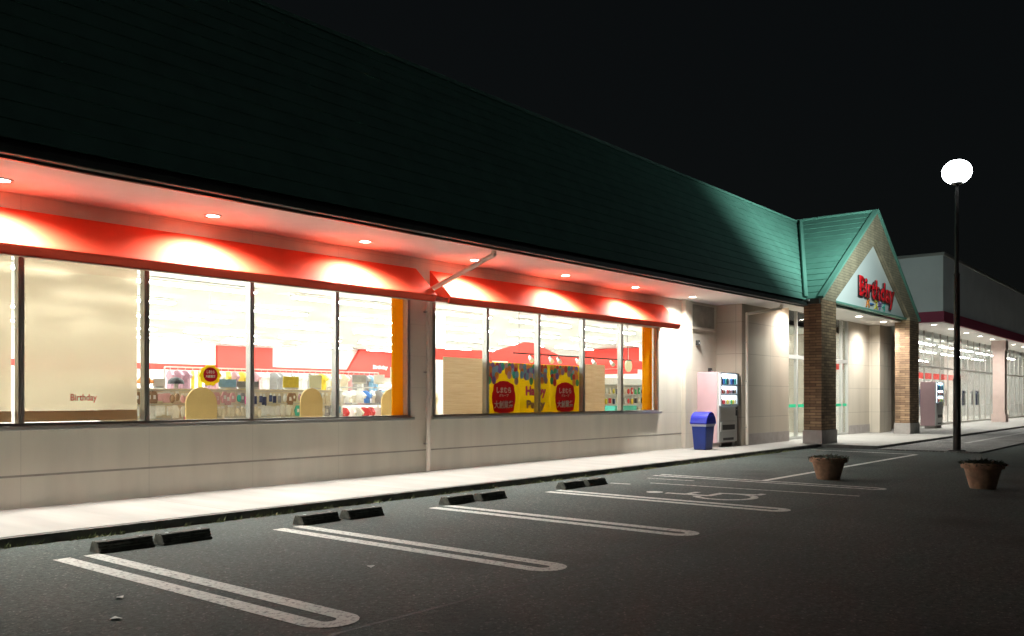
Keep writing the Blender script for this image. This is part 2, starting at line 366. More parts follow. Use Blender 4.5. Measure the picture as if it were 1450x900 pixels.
def text_mesh(name, body, mats, x0, x1, z0, z1, y, depth=0.0, bold=0.0, parent=None, keep=False, shear=0.0, loc=None):
    """lettering as a mesh on a plane facing -Y, fitted to the box x0..x1, z0..z1; front face at y"""
    cu = bpy.data.curves.new(name, 'FONT'); cu.body = body; cu.size = 1; cu.extrude = 0.0; cu.offset = bold; cu.shear = shear
    cu.resolution_u = 4
    t = bpy.data.objects.new(name+'_src', cu); COL.objects.link(t)
    bpy.context.view_layer.update()
    dg = bpy.context.evaluated_depsgraph_get()
    me = bpy.data.meshes.new_from_object(t.evaluated_get(dg))
    COL.objects.unlink(t); bpy.data.objects.remove(t); bpy.data.curves.remove(cu)
    bm = bmesh.new(); bm.from_mesh(me); bpy.data.meshes.remove(me)
    bmesh.ops.remove_doubles(bm, verts=bm.verts, dist=1e-5)
    xs = [v.co.x for v in bm.verts]; ys = [v.co.y for v in bm.verts]
    ax, bx, ay, by = min(xs), max(xs), min(ys), max(ys)
    sx = (x1-x0)/(bx-ax); sy = (z1-z0)/(by-ay)
    for v in bm.verts:
        v.co = Vector((x0+(v.co.x-ax)*sx, y, z0+(v.co.y-ay)*sy))
    for f in bm.faces: f.material_index = 0
    if depth > 0:
        front = list(bm.faces)
        r = bmesh.ops.extrude_face_region(bm, geom=front)
        nv = [e for e in r['geom'] if isinstance(e, bmesh.types.BMVert)]
        bmesh.ops.translate(bm, verts=nv, vec=(0, -depth, 0))
        nf = set(e for e in r['geom'] if isinstance(e, bmesh.types.BMFace))
        for f in bm.faces:
            if f not in nf: f.material_index = min(1, len(mats)-1)
    bmesh.ops.recalc_face_normals(bm, faces=bm.faces)
    if depth == 0:
        for f in bm.faces:
            if f.normal.y > 0: f.normal_flip()
    L = Vector(loc) if loc is not None else (root_loc(parent) if parent else Vector((0,0,0)))
    bmesh.ops.translate(bm, verts=bm.verts, vec=-Vector(L))
    me = bpy.data.meshes.new(name); bm.to_mesh(me); bm.free()
    for m in mats: me.materials.append(m)
    o = bpy.data.objects.new(name, me); COL.objects.link(o)
    if parent: o.parent = parent
    return o

# ------------------------------------------------------------------ key measures (metres)
YW = 11.40                      # shop front wall
ZW = 0.10                       # walkway level
zs = lambda x: 3.93+0.009*(x-4)         # soffit height
ze = lambda x: 3.88+0.0105*(x-3.6)      # underside of the eave fascia
Y_EAVE, Y_RIDGE, Z_RIDGE = 9.74, 11.90, 7.70
GX0, GX1, GXC, GY = 25.49, 35.87, 30.68, 9.20   # entrance gable
GZ0, GZP = 4.36, 7.74
XL, XR, YB = -8.0, 37.0, 34.0            # shop ends and back

# ------------------------------------------------------------------ ground
g = MB(); g.quad((-160,-160,0),(220,-160,0),(220,220,0),(-160,220,0))
tag(g.build('parking_lot', M['asphalt']), 'dark asphalt car park in front of the shop', kind='structure')
kerbY = lambda x: 9.16 + 0.0005*max(0, x-8)**2 if x < 25.6 else 9.2
w = MB()
xs = [XL+ (25.49-XL)*i/24 for i in range(25)]
for a, b in zip(xs, xs[1:]):
    w.hexa([(a,kerbY(a)+0.03,-.02),(b,kerbY(b)+0.03,-.02),(b,12.0,-.02),(a,12.0,-.02)], [(a,kerbY(a)+0.03,ZW),(b,kerbY(b)+0.03,ZW),(b,12.0,ZW),(a,12.0,ZW)])
w.box(25.49, 90, 7.62, 12.0, -.02, ZW)
tag(w.build('walkway', M['walk']), 'pale concrete walkway along the shop front', kind='structure')
k = MB()
for a, b in zip(xs, xs[1:]):
    k.hexa([(a,kerbY(a)-0.03,-.02),(b,kerbY(b)-0.03,-.02),(b,kerbY(b)+0.028,-.02),(a,kerbY(a)+0.028,-.02)], [(a,kerbY(a)-0.01,ZW-0.012),(b,kerbY(b)-0.01,ZW-0.012),(b,kerbY(b)+0.028,ZW-0.004),(a,kerbY(a)+0.028,ZW-0.004)])
k.box(25.46, 25.49, 7.6, 9.4, -.02, ZW-.004)
k.box(25.49, 90, 7.58, 7.618, -.02, ZW-.004)
tag(k.build('kerb', M['kerb']), 'dark concrete kerb edging the walkway', kind='structure')
ap = MB(); ap.box(25.3, 70, 5.0, 7.58, -.02, 0.035)
tag(ap.build('entrance_apron', M['apron']), 'grey paved apron in front of the entrance', kind='structure')

# painted bay markings
def u_line(x, y_top=8.12, y_end=4.42, w_=0.27, t=0.075, m='paint', z=0.004):
    b = MB(); n = 10
    for sx in (-1, 1):
        a = x+sx*w_/2
        b.quad((a-t/1,y_end+w_/2,z),(a+t/1,y_end+w_/2,z),(a+t/1,y_top,z),(a-t/1,y_top,z)) if False else b.quad((a-t,y_end+w_/2,z),(a+t,y_end+w_/2,z),(a+t,y_top,z),(a-t,y_top,z))
    ro, ri = w_/2+t, w_/2-t
    for i in range(n):
        t0 = math.pi+math.pi*i/n; t1 = math.pi+math.pi*(i+1)/n
        c = (x, y_end+w_/2)
        b.quad((c[0]+ri*math.cos(t0),c[1]+ri*math.sin(t0),z),(c[0]+ro*math.cos(t0),c[1]+ro*math.sin(t0),z),(c[0]+ro*math.cos(t1),c[1]+ro*math.sin(t1),z),(c[0]+ri*math.cos(t1),c[1]+ri*math.sin(t1),z))
    return tag(b.build('bay_marking', M[m]), kind='structure')
for x in (1.2, 3.66, 5.98, 8.40, 10.92): u_line(x)
u_line(14.45, 8.3, 4.24, 0.27, 0.055, 'paint_old')
def stripe(p, q, wd, m='paint', z=0.005):
    p = Vector((*p, z)); q = Vector((*q, z)); n = Vector((-(q-p).y, (q-p).x, 0)).normalized()*wd/2
    return tag(MB().quad(p-n, q-n, q+n, p+n).build('bay_marking', M[m]), kind='structure')
stripe((13.0, 7.6), (13.2, 4.2), 0.07, 'paint_old')
stripe((13.75, 8.1), (13.8, 7.2), 0.06, 'paint_old')
stripe((12.55, 8.12), (12.6, 7.75), 0.09, 'paint_old')
stripe((14.6, 6.28), (23.7, 6.16), 0.12)
stripe((23.75, 6.11), (24.15, 9.0), 0.12, z=0.009)
stripe((30, 6.35), (42, 6.4), 0.16, 'paint_old', z=0.040)
for a, b in (((-2, 4.28), (6.5, 4.22)), ((6.5, 4.22), (15.2, 4.30)), ((15.2, 4.30), (25.2, 4.2))):
    p = Vector((*a, 0.002)); q = Vector((*b, 0.002)); nn = Vector((0, 0.016, 0))
    tag(MB().quad(p-nn, q-nn, q+nn, p+nn).build('asphalt_seam', M['seam']), kind='structure')
# wheelchair emblem on the bay
wc = MB(); z = 0.0065; ox, oy = 11.95, 5.95
def disc(cx, cy, r, n=20):
    wc._f([wc.bm.verts.new((cx+r*math.cos(2*math.pi*i/n), cy+r*math.sin(2*math.pi*i/n), z)) for i in range(n)])
def bar(p, q, t, zz=z):
    p = Vector((*p, zz)); q = Vector((*q, zz)); n = Vector((-(q-p).y, (q-p).x, 0)).normalized()*t/2
    wc.quad(p-n, q-n, q+n, p+n)
disc(ox-0.18, oy+0.86, 0.13)
bar((ox-0.18, oy+0.66), (ox-0.12, oy-0.02), 0.13, 0.0068)
bar((ox-0.16, oy+0.34), (ox+0.24, oy+0.34), 0.10, 0.0072)
bar((ox-0.16, oy-0.02), (ox+0.30, oy-0.02), 0.11, 0.0076)
bar((ox+0.27, oy+0.02), (ox+0.44, oy-0.58), 0.11, 0.0080)
bar((ox+0.40, oy-0.55), (ox+0.60, oy-0.55), 0.10, 0.0084)
n = 26
for i in range(n):
    t0 = R(118)+R(245)*i/n; t1 = R(118)+R(245)*(i+1)/n; c = (ox-0.06, oy-0.25); ro, ri = 0.47, 0.36
    wc.quad((c[0]+ri*math.cos(t0),c[1]+ri*math.sin(t0),z),(c[0]+ro*math.cos(t0),c[1]+ro*math.sin(t0),z),(c[0]+ro*math.cos(t1),c[1]+ro*math.sin(t1),z),(c[0]+ri*math.cos(t1),c[1]+ri*math.sin(t1),z))
tag(wc.build('wheelchair_marking', M['paint_sign']), kind='structure')

# ------------------------------------------------------------------ the shop
shop = thing('shop_building', 'long low shop with steep green roof, red awnings and gabled brick entrance', 'shop', (14, YW, 0))
W1 = (-0.42, 11.02); W2 = (11.60, 19.89); WZ0, WZ1 = 1.08, 3.30
T = 0.22
wall = MB()
def wseg(x0, x1, z0, z1): wall.box(x0, x1, YW, YW+T, z0, z1)
def wtop(x0, x1, z0): wall.sloped_x(x0, x1, YW, YW+T, lambda x: z0, lambda x: zs(x)+0.06)
wtop(XL, W1[0], ZW); wtop(W1[1], W2[0], ZW); wtop(W2[1], 23.2, ZW)
wseg(*W1, ZW, WZ0); wtop(*W1, WZ1); wseg(*W2, ZW, WZ0); wtop(*W2, WZ1)
wall.sloped_x(21.13, 21.53, YW-0.12, YW-0.002, lambda x: ZW, lambda x: zs(x)-0.004)     # pilaster
wall.build('front_wall', M['wall'], shop)
MB().box(XL, 21.128, YW-0.003, YW-0.0005, 0.482, 0.508).build('dado_strip', M['band'], shop)
# nook and entrance walls
e = MB()
YE = 10.62
e.box(23.2, 26.6, YE, YE+0.2, ZW, 4.30); e.box(23.2, 23.4, YE+0.2, YW+T, ZW, 4.30)
e.box(26.4, 26.6, YE+0.2, 11.0, ZW, 4.30)
e.build('entrance_wall', M['wall_pink'], shop)
e = MB(); e.box(33.0, 36.9, 10.9, 11.1, ZW, 4.30); e.box(35.4, 36.9, 10.5, 10.898, ZW, 4.3)
e.build('entrance_wall', M['wall_pink'], shop)
MB().box(23.42, 26.6, YE-0.02, YE-0.002, ZW, 0.42).build('skirting_band', M['plinth'], shop)
MB().box(33.0, 35.39, 10.88, 10.898, ZW, 0.42).build('skirting_band', M['plinth'], shop)
MB().box(21.55, 23.0, YW-0.03, YW-0.002, 3.42, 4.02).build('blank_panel', M['band'], shop)
MB().box(21.55, 23.05, YW-0.08, YW-0.002, 3.33, 3.40).build('panel_ledge', M['pipe'], shop)
for (x, z_) in ((21.98, 2.97), (22.72, 2.22)):
    f = MB().box(x-0.05, x+0.05, YW-0.09, YW-0.002, z_-0.07, z_+0.07).build('wall_fixture', M['black'], shop, bevel=0.01)
    MB().box(x-0.03, x+0.03, YW-0.12, YW-0.092, z_-0.03, z_+0.01).build('fixture_cap', M['grey'], f)
# hidden sides and back so the shop is a closed box
s = MB(); s.box(XL, XL+0.2, YW+T, YB, 0, 4.4); s.box(XR-0.2, XR, 11.1, YB, 0, 4.4); s.box(XL, XR, YB, YB+0.2, 0, 4.4)
s.build('outer_wall', M['wall'], shop)
# soffit, fascia, gutter
sf = MB()
sf.sloped_x(XL, 25.3, Y_EAVE, YW-0.003, zs, lambda x: zs(x)+0.05, 4)
sf.box(25.3, 36.3, GY+0.30, 11.0, 4.285, 4.33)
sf.build('soffit', M['soffit'], shop)
fa = MB()
fa.sloped_x(XL, GX0-0.02, Y_EAVE-0.05, Y_EAVE-0.002, lambda x: ze(x)+0.02, lambda x: ze(x)+0.22, 4)
fa.build('fascia', M['fascia'], shop)
gu = MB()
gu.sloped_x(XL, GX0-0.04, Y_EAVE-0.16, Y_EAVE-0.052, lambda x: ze(x)+0.05, lambda x: ze(x)+0.15, 4)
gu.build('gutter', M['fascia'], shop, bevel=0.015)
MB().box(GX0-0.12, GX0-0.02, GY+0.02, Y_EAVE+0.5, 4.20, 4.345).build('gutter', M['fascia'], shop)
# main roof: lapped metal courses
zr0 = lambda x: ze(x)+0.22
gs = (GZP-GZ0)/(GXC-GX0)               # slope of the gable roof
ms = (Z_RIDGE-4.2)/(Y_RIDGE-Y_EAVE)
NC = 15
def gable_x(z, side): return GX0+(z-GZ0)/gs if side < 0 else GX1-(z-GZ0)/gs
def main_y(z): return Y_EAVE-0.1+(z-4.2)/(Z_RIDGE-4.2)*(Y_RIDGE-Y_EAVE+0.1)
rf = MB(); LAP = 0.016
for i in range(NC):
    t0, t1 = i/NC, (i+1)/NC
    def row(x, t):
        zb = zr0(x); zz = zb+(Z_RIDGE-zb)*t; yy = Y_EAVE-0.1+(Y_RIDGE-Y_EAVE+0.1)*t
        return (x, yy, zz)
    xr0 = gable_x(max(GZ0, 4.2+(Z_RIDGE-4.2)*t0), -1); xr1 = gable_x(max(GZ0, 4.2+(Z_RIDGE-4.2)*t1), -1)
    a0 = row(XL, t0); b0 = row(xr0, t0); a1 = row(XL, t1); b1 = row(xr1, t1)
    off = lambda p: (p[0], p[1]-LAP, p[2]+LAP*0.45)
    rf.quad(off(a0), off(b0), b1, a1)
    rf.quad(a0, b0, off(b0), off(a0))
    # right of the gable
    xq0 = gable_x(max(GZ0, 4.2+(Z_RIDGE-4.2)*t0), 1); xq1 = gable_x(max(GZ0, 4.2+(Z_RIDGE-4.2)*t1), 1)
    c0 = row(xq0, t0); d0 = row(XR, t0); c1 = row(xq1, t1); d1 = row(XR, t1)
    zc = lambda p, t: (p[0], p[1], 4.2+(Z_RIDGE-4.2)*t)
    c0, d0 = zc(c0, t0), zc(d0, t0); c1, d1 = zc(c1, t1), zc(d1, t1)
    rf.quad(off(c0), off(d0), d1, c1); rf.quad(c0, d0, off(d0), off(c0))
rf.build('mansard_roof', M['roof'], shop)
MB().box(XL, XR, Y_RIDGE, YB+0.2, Z_RIDGE-0.1, Z_RIDGE).box(XL, XR, YB+0.0, YB+0.2, 4.4, Z_RIDGE-.1).box(XL, XL+.2, Y_RIDGE, YB, 4.4, Z_RIDGE-.1).box(XR-.2, XR, Y_RIDGE, YB, 4.4, Z_RIDGE-.1).build('flat_roof', M['flat_roof'], shop)
MB().box(XL, GXC-0.1, Y_RIDGE-0.06, Y_RIDGE+0.06, Z_RIDGE-0.03, Z_RIDGE+0.035).build('ridge_cap', M['roof_trim'], shop)
# gable roof
gr = MB()
NG = 15
for side in (-1, 1):
    for i in range(NG):
        t0, t1 = i/NG, (i+1)/NG
        z0 = GZ0+(GZP-GZ0)*t0; z1 = GZ0+(GZP-GZ0)*t1
        x0 = gable_x(z0, side); x1 = gable_x(z1, side)
        ya0 = main_y(max(4.2, z0)); ya1 = main_y(min(Z_RIDGE, z1))
        n = Vector((side*gs, 0, 1)).normalized()*LAP
        p = [Vector((x0, GY-0.05, z0)), Vector((x0, ya0, z0)), Vector((x1, ya1, z1)), Vector((x1, GY-0.05, z1))]
        gr.quad(p[0]+n, p[1]+n, p[2], p[3]); gr.quad(p[0], p[1], p[1]+n, p[0]+n); gr.quad(p[0], p[0]+n, p[3])if False else None
gr.build('gable_roof', M['roof'], shop)
vl = MB()
for side in (-1,):
    a = Vector((GX0-0.02, main_y(GZ0)-0.10, GZ0+0.06)); b = Vector((GXC, main_y(Z_RIDGE)-0.10, Z_RIDGE+0.06))
    d = Vector((0.20, 0, 0)); u = Vector((0, -0.035, 0.02))
    vl.hexa([a-d, a+d*.4, b+d*.4, b-d], [a-d+u, a+d*.4+u, b+d*.4+u, b-d+u])
vl.build('valley_flashing', M['roof_trim'], shop)
MB().tube((GXC, GY-0.06, GZP+0.03), (GXC, Y_RIDGE+0.1, GZP+0.03), 0.05, n=10).build('ridge_cap', M['roof_trim'], shop)
for side in (-1, 1):
    p0 = Vector((gable_x(GZ0, side), 0, GZ0)); p1 = Vector((GXC, 0, GZP)); nn = Vector((side*gs, 0, 1)).normalized()
    b = MB()
    pts = [p0+nn*0.005, p1+nn*0.005, p1+nn*0.075, p0+nn*0.075]
    b.prism([(q.x, q.z) for q in pts], 'y', GY-0.07, GY+0.10)
    b.build('verge_trim', M['roof_trim'], shop)
# brick A-frame of the gable and its pillars
A = MB()
IX0, IX1, IZ, IA = 26.73, 34.62, 4.43, 6.74
A.prism([(GX0, GZ0-0.02), (26.73, GZ0-0.02), (IX0, IZ), (GXC, IA), (GXC, GZP-0.01), (GX0, GZ0+0.0)], 'y', GY, GY+0.52)
A.prism([(GXC, IA), (IX1, IZ), (IX1, GZ0-0.02), (GX1, GZ0-0.02), (GX1, GZ0), (GXC, GZP-0.01)], 'y', GY, GY+0.52)
A.build('brick_gable', M['gable'], shop)
for x0, x1 in ((GX0, 26.73), (34.62, GX1)):
    p = MB().box(x0, x1, GY, GY+0.52, 0.50, GZ0-0.02).build('brick_pillar', M['brick'], shop)
    MB().box(x0-0.03, x1+0.03, GY-0.03, GY+0.55, 0.0, 0.50).build('pillar_plinth', M['plinth'], p, bevel=0.015)
MB().prism([(IX0, IZ), (IX1, IZ), (GXC, IA)], 'y', GY+0.18, GY+0.26).build('gable_panel', M['tymp'], shop)
MB().box(IX0, IX1, GY+0.10, GY+0.30, IZ-0.06, IZ-0.002).build('panel_base_trim', M['roof_trim'], shop)
text_mesh('shop_sign_lettering', 'Birthday', [M['sign_red'], M['sign_side']], 29.25, 33.15, 4.58, 5.46, GY+0.16, 0.05, 0.042, shop)
SUB = [('バ','orange'),('ー','blue'),('ス','yellow'),('デ','purple'),('イ','teal')]
for i, (ch, c) in enumerate(SUB):
    x = 30.05+i*0.44
    if ch == 'ー': text_mesh('small_sign_letter', ch, [M['c_'+c]], x, x+0.36, 4.60, 4.65, GY+0.16, 0.03, 0.01, shop)
    else: text_mesh('small_sign_letter', ch, [M['c_'+c]], x, x+0.36, 4.47, 4.77, GY+0.16, 0.03, 0.01, shop)

# windows
def window(x0, x1, mull, z0=WZ0, z1=WZ1, y=YW, m='alu'):
    fr = MB(); d0, d1 = y-0.02, y+0.10
    fr.box(x0, x1, d0, d1, z0, z0+0.06); fr.box(x0, x1, d0, d1, z1-0.06, z1)
    for x in [x0+0.035]+mull+[x1-0.035]:
        fr.box(x-0.035, x+0.035, d0+0.002, d1-0.002, z0+0.06, z1-0.06)
        if x not in (x0+0.035, x1-0.035): fr.box(x-0.012, x+0.012, d0-0.02, d0+0.001, z0+0.06, z1-0.06)
    f = fr.build('window', M[m], shop)
    MB().box(x0-0.05, x1+0.05, y-0.09, y-0.021, z0-0.03, z0+0.025).build('window_sill', M['alu'], f, bevel=0.008)
    xs_ = [x0+0.07]+mull+[x1-0.07]
    for a, b in zip(xs_, xs_[1:]):
        MB().box(a+0.03, b-0.03, y+0.035, y+0.043, z0+0.055, z1-0.055).build('pane', M['glass'], f)
    return f
window(W1[0], W1[1], [1.21, 2.84, 4.47, 6.07, 7.73, 9.36])
window(W2[0], W2[1], [13.15, 14.83, 16.50, 18.12])

# awnings
def awning(x0, x1):
    zt = lambda x: 3.74+0.0075*(x-4.2); zf = lambda x: 3.228+0.0065*(x-4)
    b = MB(); n = 12; Yt, Yf = YW-0.004, 10.865
    xs_ = [x0+(x1-x0)*i/n for i in range(n+1)]
    prof = lambda x: [(Yt, zt(x)), (Yf+0.02, zf(x)+0.03), (Yf, zf(x)), (Yf+0.005, zf(x)-0.03), (Yf+0.055, zf(x)-0.115), (Yf+0.08, zf(x)-0.115), (Yf+0.07, zf(x)-0.02), (Yt, zf(x)+0.06)]
    rings = [[b.bm.verts.new((x, p[0], p[1])) for p in prof(x)] for x in xs_]
    for r0, r1 in zip(rings, rings[1:]):
        m = len(r0)
        for i in range(m): b._f([r0[i], r1[i], r1[(i+1)%m], r0[(i+1)%m]])
    b._f(rings[0]); b._f(rings[-1][::-1])
    a = b.build('awning', M['awning'], shop)
    c = MB(); c.sloped_x(x0, x1, Yf+0.045, Yf+0.085, lambda x: zf(x)-0.130, lambda x: zf(x)-0.117, 4)
    c.build('valance_rail', M['pipe'], a)
awning(-0.95, 11.17); awning(11.53, 20.12)

# downspouts
def downspout(pts, r=0.045):
    b = MB()
    for p, q in zip(pts, pts[1:]): b.tube(p, q, r, n=10)
    for p in pts[1:-1]: b.ball(p, r*1.08, r*1.08, r*1.08, 10, 6)
    o = b.build('downspout', M['pipe'], shop, smooth=True)
    x, y, z_ = pts[-1]
    for zz in (0.6, 1.9, 3.0): MB().box(x-r-0.015, x+r+0.015, y-0.012, y+0.07, zz, zz+0.03).build('pipe_bracket', M['alu'], o)
downspout([(11.55, 9.86, 4.06), (11.55, 9.86, 3.93), (11.40, 11.30, 3.40), (11.40, 11.30, 0.12)])
downspout([(24.2, 9.86, 4.1), (24.2, 9.9, 4.0), (23.35, 10.53, 3.82), (23.35, 10.53, 0.12)])

# eave lamps: recessed, part of the soffit
def spot(name, loc, energy, size, blend, col, target=None, radius=0.04):
    l = bpy.data.lights.new(name, 'SPOT'); l.energy = energy; l.spot_size = R(size); l.spot_blend = blend; l.color = col; l.shadow_soft_size = radius
    o = bpy.data.objects.new(name, l); COL.objects.link(o); o.location = loc
    if target is not None: o.rotation_euler = (Vector(target)-Vector(loc)).to_track_quat('-Z', 'Y').to_euler()
    return o
WARM = (1.0, 0.965, 0.90)
def downlight(x, y, z_, energy, parent, size=148, r=0.085):
    f = MB().lathe([(r+0.035, -0.012), (r+0.035, 0.0), (r, 0.0), (r, -0.012)], (x, y, z_-0.001), 24, cap=False).build('downlight', M['lens_rim'], parent)
    MB().lathe([(r-0.001, -0.006), (r-0.001, -0.002)], (x, y, z_), 20).build('lamp_lens', M['lens'], f)
    if energy: spot('downlight_beam', (x, y, z_-0.03), energy, size, 0.95, WARM, radius=0.07)
for x in (-4.2, -1.46, 1.28, 4.03, 6.70, 9.44, 12.10, 14.96, 17.76, 20.60):
    downlight(x, 10.79, zs(x), 900*random.uniform(0.9, 1.1), shop)
for x in (28.0, 31.2, 34.0): downlight(x, 9.95, 4.285, 640, shop, 160, 0.11)
downlight(26.1, 10.1, 4.285, 420, shop, 160, 0.09)

# entrance glazing
YG = 10.96
d = MB()
for x in (26.64, 28.05, 29.5, 31.0, 32.35, 32.96): d.box(x-0.04, x+0.04, YG-0.05, YG+0.05, ZW, 4.28)
d.box(26.6, 33.0, YG-0.048, YG+0.048, 2.72, 2.84); d.box(26.6, 33.0, YG-0.048, YG+0.048, ZW, ZW+0.08)
dr = d.build('entrance_door', M['silver'], shop)
for a, b in ((26.68,28.01),(28.09,29.46),(29.54,30.96),(31.04,32.31),(32.39,32.92)):
    MB().box(a, b, YG-0.006, YG+0.006, ZW+0.08, 4.27).build('pane', M['glass'], dr)
    MB().box(a, b, YG-0.012, YG-0.008, 1.14, 1.24).build('warning_stripe', M['green_tape'], dr)
MB().box(28.9, 29.3, YG-0.14, YG-0.052, 2.66, 2.86).build('door_sensor', M['grey'], dr)

# shop interior shell
ZF, ZC = 0.12, 3.90
MB().box(XL+.2, XR-.2, YW+T, YB, 0.0, ZF).build('shop_floor', M['int_floor'], shop)
MB().box(XL+.2, XR-.2, YW+T, YB, ZC, ZC+0.05).build('shop_ceiling', M['int_ceil'], shop)
i_ = MB(); i_.box(XL+.2, XR-.2, YB-0.06, YB-0.002, ZF, ZC); i_.box(XR-0.26, XR-.202, 11.2, YB-.06, ZF, ZC); i_.box(XL+.202, XL+0.26, YW+T, YB-.06, ZF, ZC)
i_.build('inner_wall', M['int_white'], shop)
i_ = MB(); i_.box(XL+.3, XR-.3, YB-0.09, YB-0.062, 2.62, 2.86); i_.box(XR-0.29, XR-.262, 11.3, YB-.1, 2.62, 2.86)
i_.build('red_wall_band', M['int_red'], shop)
for (x, y) in ((18.2, 17.8), (33, 19.5)):
    MB().box(x-0.22, x+0.22, y-0.22, y+0.22, ZF, ZC).build('interior_column', M['int_white'], shop)
MB().box(26.4, 33.2, 14.0, 14.1, ZF, ZC).box(26.4, 26.5, 11.6, 13.999, ZF, ZC).box(33.1, 33.2, 11.6, 13.999, ZF, ZC).build('lobby_partition', M['wall_pink'], shop)
downlight(29.8, 12.5, ZC-0.002, 300, shop, 160, 0.1)

# ------------------------------------------------------------------ interior lights
def make_strip():
    t = thing('ceiling_light', None, 'ceiling light')
    MB().box(-1.5, 1.5, -0.10, 0.10, 0.03, 0.09).build('housing', M['int_white'], t)
    MB().box(-1.45, 1.45, -0.095, 0.095, -0.01, 0.028).build('tube', M['strip'], t)
    return t
strip0 = make_strip(); used = False
ROWS = [(13.6, 'row nearest the glass'), (16.8, 'second row inside'), (20.2, 'third row inside'), (24.0, 'fourth row inside'), (28.4, 'fifth row inside'), (32.4, 'row along the back wall')]
for y, lab in ROWS:
    for i, x in enumerate((-2, 2, 6, 10, 14, 18, 22, 26, 30, 34)):
        o = strip0 if not used else clone(strip0)
        used = True
        o.location = (x, y, ZC-0.13); o['group'] = 'strip lights under the shop ceiling'
        o['label'] = 'white strip light, %s from the left in the %s' % (ORD[i], lab)
# roller blinds
BL = [(-0.38, 1.17, 'plain beige roller blind drawn down, farthest from the entrance'), (1.25, 2.80, 'plain beige roller blind, second along from the far end of the shop'),
      (2.88, 4.42, 'plain beige roller blind beside the blind with the red lettering'), (4.53, 6.02, 'beige roller blind with small red lettering near its hem')]
for i, (a, b, lab) in enumerate(BL):
    t = thing('roller_blind', lab, 'blind', ((a+b)/2, 11.56, 1.15), 'roller blinds in the window')
    MB().box(a, b, 11.555, 11.558, 1.29, 3.26).build('blind_fabric', M['blind'], t)
    MB().box(a, b, 11.545, 11.565, 1.15, 1.288).build('hem_bar', M['hem'], t)
    MB().tube((a, 11.56, 3.285), (b, 11.56, 3.285), 0.03, n=10).build('roller', M['white'], t)
    if i == 3: text_mesh('blind_lettering', 'Birthday', [M['c_red']], 5.13, 5.47, 1.385, 1.50, 11.552, 0.0, 0.02, t)

# boards and panels standing behind the glass
def slab(name, lab, cat, x0, x1, z0, z1, y, m, th=0.02, group=None):
    t = thing(name, lab, cat, ((x0+x1)/2, y, z0), group)
    MB().box(x0, x1, y, y+th, z0, z1).build('board', M[m], t, bevel=0.003)
    MB().box(x0+0.1, x1-0.1, y+th+0.001, y+th+0.16, z0, z0+0.05).build('foot', M['grey'], t)
    return t
slab('orange_panel', 'tall orange panel at the end of the larger window', 'panel', 10.72, 10.985, ZF, 3.27, 11.53, 'orange', group='orange window panels')
slab('orange_panel', 'tall orange panel at the end of the window nearest the vending machine', 'panel', 19.33, 19.80, ZF, 3.27, 11.53, 'orange', group='orange window panels')
slab('plywood_board', 'wide pale wooden board between the pier and the balloon posters', 'board', 12.17, 13.38, ZF, 2.24, 11.66, 'ply', group='wooden boards in the window')
slab('plywood_board', 'narrow pale wooden board beside the last balloon poster', 'board', 16.86, 17.79, ZF, 2.24, 11.66, 'ply', group='wooden boards in the window')
for x0, x1, lab in ((7.36, 7.90, 'tan round-topped board in front of the packets rack'), (9.54, 10.02, 'tan round-topped board between packets and hanging clothes'), (11.44, 11.96, 'tan round-topped board half hidden by the orange panel')):
    t = thing('arched_board', lab, 'board', ((x0+x1)/2, 12.6, ZF), 'tan arched boards')
    r = (x1-x0)/2; zc = 1.62-r
    MB().prism([(x0, ZF), (x1, ZF)]+[((x0+x1)/2+r*math.cos(math.pi*i/16), zc+r*math.sin(math.pi*i/16)) for i in range(17)], 'y', 12.6, 12.63).build('board', M['tan'], t)
    MB().box(x0+.1, x1-.1, 12.632, 12.85, ZF, ZF+0.04).build('foot', M['grey'], t)

